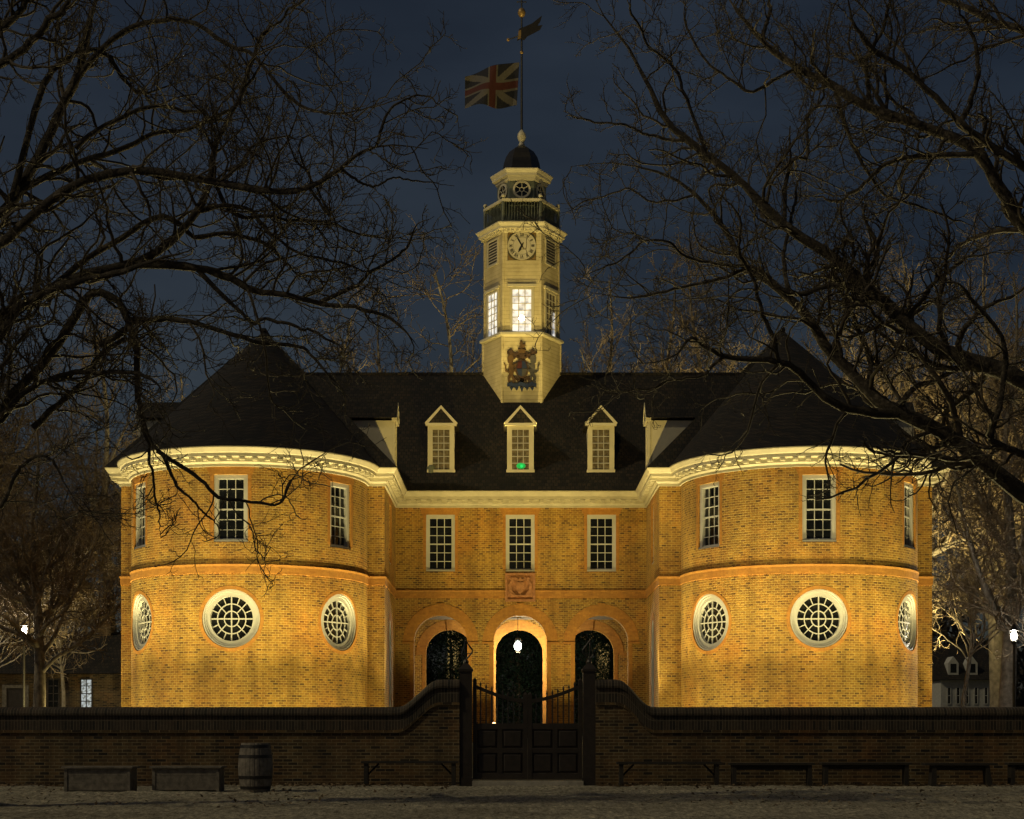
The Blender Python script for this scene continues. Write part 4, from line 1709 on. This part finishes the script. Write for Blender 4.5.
def grow(Pp, Rr, per_m, lmin, lmax, N, ang, up, wander, rng, rmul=.55, rmin=.004, rend=.35, tmin=.15, flat=1.0, cap=1.9):
    """side shoots along every branch: returns arrays like the input"""
    seg = np.linalg.norm(np.diff(Pp, axis=1), axis=2)
    Ln = seg.sum(1)
    cnt = rng.poisson(Ln * per_m)
    idx = np.repeat(np.arange(len(Pp)), cnt)
    if len(idx) == 0:
        return np.zeros((0, N, 3)), np.zeros((0, N))
    n = len(idx)
    t = tmin + (1 - tmin) * rng.random(n)
    Np = Pp.shape[1]
    ft = t * (Np - 1.001)
    i0 = ft.astype(int)
    fr = (ft - i0)[:, None]
    base = Pp[idx, i0] * (1 - fr) + Pp[idx, i0 + 1] * fr
    tan = unit(Pp[idx, i0 + 1] - Pp[idx, i0])
    r0 = Rr[idx, i0] * (1 - fr[:, 0]) + Rr[idx, i0 + 1] * fr[:, 0]
    rv = rng.normal(size=(n, 3))
    rv[:, 1] *= flat
    perp = unit(rv - tan * np.sum(rv * tan, axis=1, keepdims=True))
    a = np.radians(rng.uniform(ang[0], ang[1], n))[:, None]
    dirn = unit(np.cos(a) * tan + np.sin(a) * perp + np.array([0, 0, up]))
    L = rng.uniform(lmin, lmax, n) * (1.15 - .6 * t) * np.clip(Ln[idx] / 2.0, .35, cap)
    out = np.zeros((n, N, 3))
    out[:, 0] = base
    st = (L / (N - 1))[:, None]
    for k in range(1, N):
        out[:, k] = out[:, k - 1] + dirn * st
        dirn = unit(dirn + rng.normal(size=(n, 3)) * wander + np.array([0, 0, up * .35]))
    rb = np.maximum(r0 * rmul * rng.uniform(.6, 1.0, n), rmin)
    rb = np.minimum(rb, np.maximum(L * .035, rmin))
    re = np.maximum(rb * rend, rmin * .7)
    tt = np.linspace(0, 1, N)[None, :]
    return out, rb[:, None] * (1 - tt) + re[:, None] * tt


def catmull(pts, n):
    p = np.array(pts, float)
    p = np.vstack([2 * p[0] - p[1], p, 2 * p[-1] - p[-2]])
    m_ = len(p) - 3
    out = []
    for s in np.linspace(0, m_ - 1e-6, n):
        i = int(s)
        f = s - i
        a, b2, c, d2 = p[i], p[i + 1], p[i + 2], p[i + 3]
        out.append(.5 * ((2 * b2) + (-a + c) * f + (2 * a - 5 * b2 + 4 * c - d2) * f * f + (-a + 3 * b2 - 3 * c + d2) * f ** 3))
    return np.array(out)


def big_tree(limbs, trunk, Z0, seed, label, dens=1.0):
    """trunk and limbs with their own courses in depth, then three orders of side shoots"""
    rng = np.random.default_rng(seed)
    N = 34
    sc = F / Z0
    done = []          # (px, py, depth) samples
    Pl, Rl = [], []
    tpx, tr = trunk
    for (pts, w0, w1) in limbs:
        pts = [tuple(map(float, q)) for q in pts]
        x0, y0 = pts[0]
        off_edge = (x0 <= 1 or x0 >= 1023)
        zs = Z0
        if not off_edge and done:
            arr = np.array(done)
            dd = np.hypot(arr[:, 0] - x0, arr[:, 1] - y0)
            k = dd.argmin()
            if dd[k] < 25:
                zs = arr[k, 2]
                pts[0] = (arr[k, 0], arr[k, 1])
        if off_edge:
            pts = [(tpx, y0 + abs(tpx - x0) * .55), ((tpx + x0) / 2, y0 + abs(tpx - x0) * .26)] + pts
        q = catmull(pts, N)
        L = np.hypot(*(q[-1] - q[0]))
        ze = zs + rng.uniform(-1, 1) * min(3.6, L / sc * .55)
        ph = rng.uniform(0, 6)
        tt = np.linspace(0, 1, N)
        dep = zs + (ze - zs) * tt ** 1.2 + .12 * np.sin(tt * 9 + ph) * tt
        kn = rng.normal(size=(10, 2)) * min(3.2, L * .014)
        wob = np.stack([np.interp(tt, np.linspace(0, 1, 10), kn[:, c_]) for c_ in (0, 1)], 1)
        q = q + (wob + rng.normal(size=q.shape) * .5) * np.minimum(1, tt * 5)[:, None]
        for a, dz in zip(q, dep):
            done.append((a[0], a[1], dz))
        P3 = np.stack([(q[:, 0] - 512) * dep / F + CAMX, dep, CAMZ + (735 - q[:, 1]) * dep / F], axis=1)
        Pl.append(P3)
        Rl.append(np.maximum((w0 + (w1 - w0) * tt ** .8) * np.where(tt > .8, 1 - (tt - .8) * 4.2, 1), .55) / 2 / sc)
    P0, R0 = np.array(Pl), np.array(Rl)
    R0 = R0 * (1 + .06 * rng.normal(size=R0.shape))
    tx = (tpx - 512) / sc + CAMX
    tz = np.linspace(-.2, CAMZ + (735 + 40) / sc, 14)
    Tp = np.stack([tx + .12 * np.sin(tz * .6) * np.sign(tx), Z0 + .1 * np.cos(tz * .5), tz], 1)[None]
    Tr = (tr * (1 - .93 * np.linspace(0, 1, 14) ** 1.15))[None]
    Tr[0, 0] *= 1.5
    Tr[0, 1] *= 1.12
    # limbs on the side of the trunk that faces away from the building
    r2 = np.random.default_rng(seed + 100)
    Pb, Rb = grow(Tp, Tr, 2.6, 4.5, 7.5, N, (38, 82), .16, .075, r2, .62, .05, tmin=.30, rend=.12, cap=1.0)
    keep = (Pb[:, -1, 0] - tx) * np.sign(tx) > 1.2
    P0 = np.concatenate([P0, Pb[keep]])
    R0 = np.concatenate([R0, Rb[keep]])
    P1, R1 = grow(P0, R0, 3.0 * dens, .55, 1.6, 12, (30, 80), .13, .27, rng, .56, .0105, flat=.8)
    P2, R2 = grow(P1, R1, 6.0 * dens, .42, 1.15, 8, (28, 78), .09, .30, rng, .55, .0056, cap=1.2)
    P3, R3 = grow(P2, R2, 7.0 * dens, .26, .70, 6, (28, 72), .06, .32, rng, .6, .0046, cap=1.0)
    e = empty("bare_tree", (tx, Z0, 0))
    tag(e, label, "tree")
    me = polys_mesh([(Tp, Tr, 16, 0), (P0, R0, 10, 0)], "trunk", [M_BARK])
    o = bpy.data.objects.new("trunk", me)
    COL.objects.link(o)
    adopt(o, e)
    me = polys_mesh([(P1, R1, 5, 0), (P2, R2, 4, 0), (P3, R3, 3, 0)], "crown", [M_TWIG])
    o = bpy.data.objects.new("crown", me)
    COL.objects.link(o)
    adopt(o, e)
    print("tree", len(P1), len(P2), len(P3))


LEFT = [
    ([(0, 243), (58, 198), (135, 173), (207, 182), (270, 191), (310, 186), (341, 166), (373, 146), (431, 153)], 13, 3),
    ([(0, 215), (27, 180), (49, 135), (76, 81), (90, 27), (100, -25)], 13, 8),
    ([(10, 200), (40, 100), (58, 67), (90, 52), (108, 58), (130, 79), (153, 90), (193, 80)], 8, 3),
    ([(0, 63), (45, 27), (60, 10), (84, -20)], 9, 6),
    ([(0, 30), (27, 0), (45, -25)], 9, 6),
    ([(63, 108), (90, 58), (130, 27), (166, 20), (202, 20), (234, 43), (252, 58), (279, 90), (310, 106), (359, 110), (400, 98)], 7, 2),
    ([(76, 148), (108, 121), (153, 108), (193, 110), (216, 119), (262, 118)], 6, 2),
    ([(27, 190), (67, 168), (126, 148), (166, 128), (211, 119), (238, 110), (290, 84)], 8, 2),
    ([(0, 312), (27, 297), (90, 270), (153, 256), (193, 216), (209, 184), (209, 166), (220, 135), (243, 94), (261, 67), (290, 30)], 14, 3),
    ([(40, 288), (90, 256), (135, 229), (180, 225), (202, 234), (234, 234), (261, 243), (288, 265), (310, 288)], 7, 3),
    ([(148, 262), (193, 267), (230, 275), (255, 290), (282, 297), (318, 307), (353, 312), (386, 320), (408, 336), (426, 352)], 10, 2),
    ([(318, 307), (348, 289), (375, 270), (404, 250), (430, 215)], 5, 2),
    ([(100, 345), (125, 330), (135, 322), (183, 320), (220, 330), (257, 337), (296, 344), (315, 360), (337, 382), (352, 400)], 8, 2),
    ([(193, 290), (225, 301), (249, 322), (263, 316), (282, 322), (304, 334), (323, 336), (337, 344), (353, 360)], 5, 2),
    ([(0, 338), (35, 300), (80, 280), (140, 265), (200, 250)], 13, 4),
    ([(0, 417), (18, 396), (48, 359), (84, 300), (97, 289), (117, 304), (126, 330), (132, 355), (135, 388), (143, 414), (150, 443), (159, 456)], 12, 5),
    ([(157, 454), (190, 472), (220, 494), (253, 503), (275, 503), (293, 480), (315, 458)], 5, 1.6),
    ([(159, 456), (180, 490), (205, 512), (222, 530)], 4, 1.5),
    ([(143, 414), (150, 460), (155, 500), (163, 540)], 4, 1.4),
    ([(0, 422), (22, 395), (48, 381), (80, 373), (103, 370), (128, 377), (157, 386), (165, 402)], 9, 3),
    ([(33, 428), (70, 395), (110, 351), (128, 333)], 7, 5),
    ([(0, 506), (15, 476), (29, 458), (48, 458), (62, 476), (80, 520)], 6, 2),
    ([(310, 186), (330, 215), (300, 150), (318, 128)], 3, 1.5),
    ([(207, 182), (240, 215), (280, 218), (330, 222), (372, 240), (420, 230)], 5, 1.6),
    ([(373, 146), (390, 110), (420, 95), (450, 110)], 3, 1.3),
    ([(341, 166), (370, 185), (400, 178), (452, 185)], 3, 1.3),
    ([(243, 94), (262, 40), (290, 10), (320, -15)], 4, 2),
    ([(193, 216), (235, 205), (262, 222), (300, 250), (350, 268), (395, 285)], 5, 1.5),
]
RIGHT = [
    ([(1023, 227), (994, 184), (965, 147), (918, 123), (871, 106), (833, 90), (795, 71), (762, 43), (739, 14), (725, -12)], 16, 5),
    ([(1023, 165), (980, 142), (961, 125), (932, 95), (904, 71), (871, 47), (852, 24), (845, -12)], 10, 4),
    ([(961, 125), (975, 95), (980, 61), (970, 28), (955, -5)], 6, 3),
    ([(1023, 28), (989, 19), (956, 5), (925, -12)], 9, 6),
    ([(965, 163), (928, 156), (890, 161), (866, 180), (838, 199), (824, 201), (790, 196)], 7, 2),
    ([(1023, 498), (977, 462), (945, 435), (909, 412), (877, 390), (850, 371), (827, 353), (807, 317), (777, 285), (750, 267), (743, 258), (729, 227), (696, 189), (658, 170), (611, 163), (568, 168)], 21, 2),
    ([(1023, 380), (990, 365), (945, 351), (909, 326), (886, 303), (871, 290), (833, 255), (795, 232), (767, 208), (743, 180), (705, 147), (672, 118), (649, 80), (625, 43), (601, 14), (590, -5)], 22, 2.5),
    ([(909, 410), (877, 414), (850, 408), (827, 399), (796, 371), (773, 360), (728, 358), (705, 351), (691, 344), (669, 358), (619, 362)], 12, 2),
    ([(777, 358), (768, 326), (755, 290), (741, 254), (735, 215), (712, 190)], 5, 2),
    ([(873, 390), (873, 358), (859, 322), (841, 294), (832, 270), (826, 230)], 6, 3),
    ([(895, 400), (918, 385), (954, 371), (977, 367), (1015, 350)], 7, 3),
    ([(1023, 460), (995, 439), (1002, 399), (999, 349), (981, 312), (959, 290), (930, 280)], 9, 3),
    ([(871, 295), (830, 285), (795, 295), (767, 279), (738, 269), (696, 279), (658, 293), (625, 300), (580, 290)], 7, 1.8),
    ([(701, 142), (653, 137), (625, 125), (587, 118), (564, 111)], 4, 1.5),
    ([(785, 225), (790, 165), (805, 150), (809, 113), (823, 95), (830, 50)], 5, 2),
    ([(701, 147), (682, 85), (658, 52), (630, 19), (628, -8)], 4, 2),
    ([(790, 302), (786, 246), (795, 203), (805, 160)], 5, 2),
    ([(750, 267), (700, 262), (660, 240), (620, 262), (575, 280)], 4, 1.4),
    ([(696, 189), (660, 205), (625, 190), (590, 200), (560, 215)], 3, 1.3),
    ([(728, 358), (700, 375), (660, 385), (620, 390), (575, 372)], 4, 1.4),
    ([(833, 90), (850, 140), (880, 185), (940, 215), (985, 230)], 5, 2),
    ([(871, 106), (868, 60), (885, 20), (890, -10)], 5, 3),
    ([(762, 43), (770, 5), (765, -20)], 5, 3),
    ([(795, 71), (750, 90), (715, 70), (690, 30), (680, -8)], 4, 2),
    ([(909, 326), (930, 290), (960, 262), (1000, 250)], 6, 2.5),
]
big_tree(LEFT, (-95, .46), 26.0, 11, "huge bare tree spreading dark branches in from the left before the building")
big_tree(RIGHT, (1135, .55), 30.0, 31, "huge bare tree with thick forking limbs reaching in from the right", 1.1)


def free_tree(seed, H, r0, fork=4, dens=1.0, spread=1.0, fine=.006, bare=.30):
    """a whole bare tree grown at the origin"""
    rng = np.random.default_rng(seed)
    N = 14
    t = np.linspace(0, 1, N)
    trunk = np.stack([.35 * np.sin(t * 3 + seed) * t, .35 * np.cos(t * 2.3 + seed) * t, H * .55 * t], 1)[None]
    tr = (r0 * (1 - .68 * t))[None]
    tr[0, 0] *= 1.35
    P0, R0 = grow(trunk, tr, fork * 3.0 / (H * .55), H * .26, H * .40, 14, (25, 68), .14, .17, rng, .62, .03, tmin=bare, cap=1.15)
    lead = np.stack([trunk[0, -1] + np.array([.8 * math.sin(seed + 2 * k) * k, .8 * math.cos(seed + 2 * k) * k, H * .34 * k]) for k in np.linspace(0, 1, 14)])[None]
    P0 = np.concatenate([P0, lead])
    R0 = np.concatenate([R0, np.linspace(tr[0, -1], .03, 14)[None]])
    P1, R1 = grow(P0, R0, 1.7 * dens, 1.0 * spread, 2.3 * spread, 9, (28, 74), .09, .26, rng, .5, .014, cap=1.6)
    P2, R2 = grow(P1, R1, 2.6 * dens, .6, 1.5, 7, (28, 76), .06, .30, rng, .55, fine * 1.5, cap=1.2)
    P3, R3 = grow(P2, R2, 2.6 * dens, .4, 1.0, 5, (28, 74), .03, .32, rng, .6, fine, cap=1.0)
    print("free", len(P0), len(P1), len(P2), len(P3))
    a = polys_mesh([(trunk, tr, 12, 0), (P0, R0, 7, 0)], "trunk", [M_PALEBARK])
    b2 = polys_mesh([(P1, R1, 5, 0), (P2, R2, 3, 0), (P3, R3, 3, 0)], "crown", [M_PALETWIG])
    return a, b2


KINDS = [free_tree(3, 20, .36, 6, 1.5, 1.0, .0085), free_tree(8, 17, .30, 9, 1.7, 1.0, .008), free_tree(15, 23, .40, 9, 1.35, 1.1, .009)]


def plant_tree(px, y, kind, s, rot, label, group=None, z=G):
    a, b2 = KINDS[kind]
    e = empty("bare_tree", (at_x(px, y), y, z - .05))
    e.rotation_euler[2] = rot
    e.scale = (s, s, s)
    tag(e, label, "tree", group)
    for nm, me in (("trunk", a), ("crown", b2)):
        o = bpy.data.objects.new(nm, me)
        COL.objects.link(o)
        o.parent = e


KINDS.append(free_tree(21, 8.5, .12, 6, 1.0, .9, .008, .62))
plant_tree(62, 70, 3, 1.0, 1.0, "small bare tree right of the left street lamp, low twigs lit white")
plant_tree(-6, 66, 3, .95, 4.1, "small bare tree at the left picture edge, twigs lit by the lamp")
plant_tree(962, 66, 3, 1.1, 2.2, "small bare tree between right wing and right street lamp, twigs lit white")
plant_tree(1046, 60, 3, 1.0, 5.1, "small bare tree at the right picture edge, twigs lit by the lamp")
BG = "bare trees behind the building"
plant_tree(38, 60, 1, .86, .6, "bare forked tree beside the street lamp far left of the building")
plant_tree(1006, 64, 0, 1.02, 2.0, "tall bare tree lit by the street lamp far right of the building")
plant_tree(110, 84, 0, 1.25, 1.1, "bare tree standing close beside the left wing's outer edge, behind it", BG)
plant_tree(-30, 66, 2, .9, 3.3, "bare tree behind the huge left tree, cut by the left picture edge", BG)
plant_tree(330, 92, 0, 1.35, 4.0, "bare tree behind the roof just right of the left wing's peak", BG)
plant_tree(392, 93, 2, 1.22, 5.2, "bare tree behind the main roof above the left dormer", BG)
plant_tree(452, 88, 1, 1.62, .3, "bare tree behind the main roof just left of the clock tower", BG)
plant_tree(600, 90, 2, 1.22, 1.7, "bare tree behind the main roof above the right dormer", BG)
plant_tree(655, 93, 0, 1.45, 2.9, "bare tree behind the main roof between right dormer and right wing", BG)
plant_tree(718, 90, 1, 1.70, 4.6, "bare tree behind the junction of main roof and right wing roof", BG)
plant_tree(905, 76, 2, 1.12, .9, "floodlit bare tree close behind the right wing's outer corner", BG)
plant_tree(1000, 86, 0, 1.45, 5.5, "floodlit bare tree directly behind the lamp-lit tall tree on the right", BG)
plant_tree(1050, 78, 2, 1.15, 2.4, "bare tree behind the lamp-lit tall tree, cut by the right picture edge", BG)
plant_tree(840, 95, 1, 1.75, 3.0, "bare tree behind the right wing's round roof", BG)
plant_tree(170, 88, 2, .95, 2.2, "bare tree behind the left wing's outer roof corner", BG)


# dark evergreens seen through the arches
def evergreen(px, y, H, Wd, seed, label):
    rng = np.random.default_rng(seed)
    x = at_x(px, y)
    e = empty("evergreen_tree", (x, y, G))
    tag(e, label, "tree", "evergreens behind the arcade")
    m = MB()
    m.tube([(x, y, G - .1), (x + .1, y, G + H * .4), (x, y, G + H * .85)], [.16, .11, .04], 8)
    for k in range(14):
        z = G + H * (.1 + .05 * k)
        a = k * 2.4
        L = Wd * .7 * (1 - k / 18)
        m.tube([(x, y, z), (x + L * math.cos(a), y + L * math.sin(a), z + .3)], [.05, .015], 5)
    adopt(m.build("trunk", M_BARK), e)
    n = 34000
    h = rng.random(n) ** .8
    rad = Wd * (1 - h ** 3 * .7) * (.35 + .65 * rng.random(n) ** .5) * (.8 + .2 * np.sin(h * 23 + rng.random(n)))
    a = rng.random(n) * 2 * PI
    c = np.stack([x + rad * np.cos(a), y + rad * np.sin(a), G + .15 + H * h], 1)
    d1 = unit(rng.normal(size=(n, 3)))
    d2 = unit(np.cross(d1, rng.normal(size=(n, 3))))
    s = rng.uniform(.03, .075, (n, 1))
    V = np.concatenate([(c - d1 * s)[:, None], (c + d2 * s * .45)[:, None], (c + d1 * s)[:, None], (c - d2 * s * .45)[:, None]], 1).reshape(-1, 3)
    me = bpy.data.meshes.new("crown")
    me.from_pydata(V.tolist(), [], (np.arange(4 * n).reshape(-1, 4)).tolist())
    me.materials.append(M_LEAF)
    o = bpy.data.objects.new("crown", me)
    COL.objects.link(o)
    adopt(o, e)


evergreen(450, 75.5, 6.2, 2.9, 1, "dark evergreen seen through the left arch")
evergreen(517, 75, 6.4, 3.0, 2, "dark evergreen seen through the middle arch under the lantern")
evergreen(586, 75.5, 6.2, 2.9, 3, "dark evergreen seen through the right arch")


# ------------------------------------------------------------------ fallen leaves along the wall foot
rng = np.random.default_rng(5)
n = 4200
x = rng.uniform(-22, 22, n)
yy = 37.75 - np.abs(rng.normal(0, .75, n)) - (rng.random(n) < .3) * rng.uniform(0, 12, n)
x = np.where(np.abs(x - .03) < 1.7, x + 3.5 * np.sign(x), x)
zz = np.where(yy > 36.7, .012, .02) + rng.random(n) * .03
s_ = rng.uniform(.025, .06, (n, 1))
d1 = unit(rng.normal(size=(n, 3)) * np.array([1, 1, .35]))
d2 = unit(np.cross(d1, np.array([0, 0, 1.]) + rng.normal(size=(n, 3)) * .4))
c = np.stack([x, yy, zz], 1)
V = np.concatenate([(c - d1 * s_)[:, None], (c + d2 * s_ * .6)[:, None], (c + d1 * s_)[:, None], (c - d2 * s_ * .6)[:, None]], 1).reshape(-1, 3)
V[:, 2] = np.maximum(V[:, 2], .008)
me = bpy.data.meshes.new("fallen_leaves")
me.from_pydata(V.tolist(), [], np.arange(4 * n).reshape(-1, 4).tolist())
me.materials.append(mat("dry_leaf", (0.13, 0.09, 0.05), 0.9, 0.7, 2.5))
o = bpy.data.objects.new("fallen_leaves", me)
COL.objects.link(o)
o["kind"] = "stuff"


# ------------------------------------------------------------------ dark woods far behind
rng = np.random.default_rng(9)
n = 42000
x = rng.uniform(-75, 75, n)
dep = rng.uniform(0, 9, n)
top = 9.0 + 2.0 * np.sin(x * .21) + 1.5 * np.sin(x * .53 + 1) + 1.2 * np.sin(x * 1.3 + 2)
z = G - .3 + top * rng.random(n) ** .75
c = np.stack([x, 140 + dep, z], 1)
d1 = unit(rng.normal(size=(n, 3)) + np.array([0, 0, .6]))
d2 = unit(np.cross(d1, rng.normal(size=(n, 3))))
s_ = rng.uniform(.25, .7, (n, 1))
V = np.concatenate([(c - d1 * s_)[:, None], (c + d2 * s_ * .3)[:, None], (c + d1 * s_)[:, None], (c - d2 * s_ * .3)[:, None]], 1).reshape(-1, 3)
me = bpy.data.meshes.new("distant_woods")
me.from_pydata(V.tolist(), [], np.arange(4 * n).reshape(-1, 4).tolist())
me.materials.append(mat("dark_woods", (0.035, 0.030, 0.024), 0.95, 0.5, .5))
o = bpy.data.objects.new("distant_woods", me)
COL.objects.link(o)
o["kind"] = "stuff"
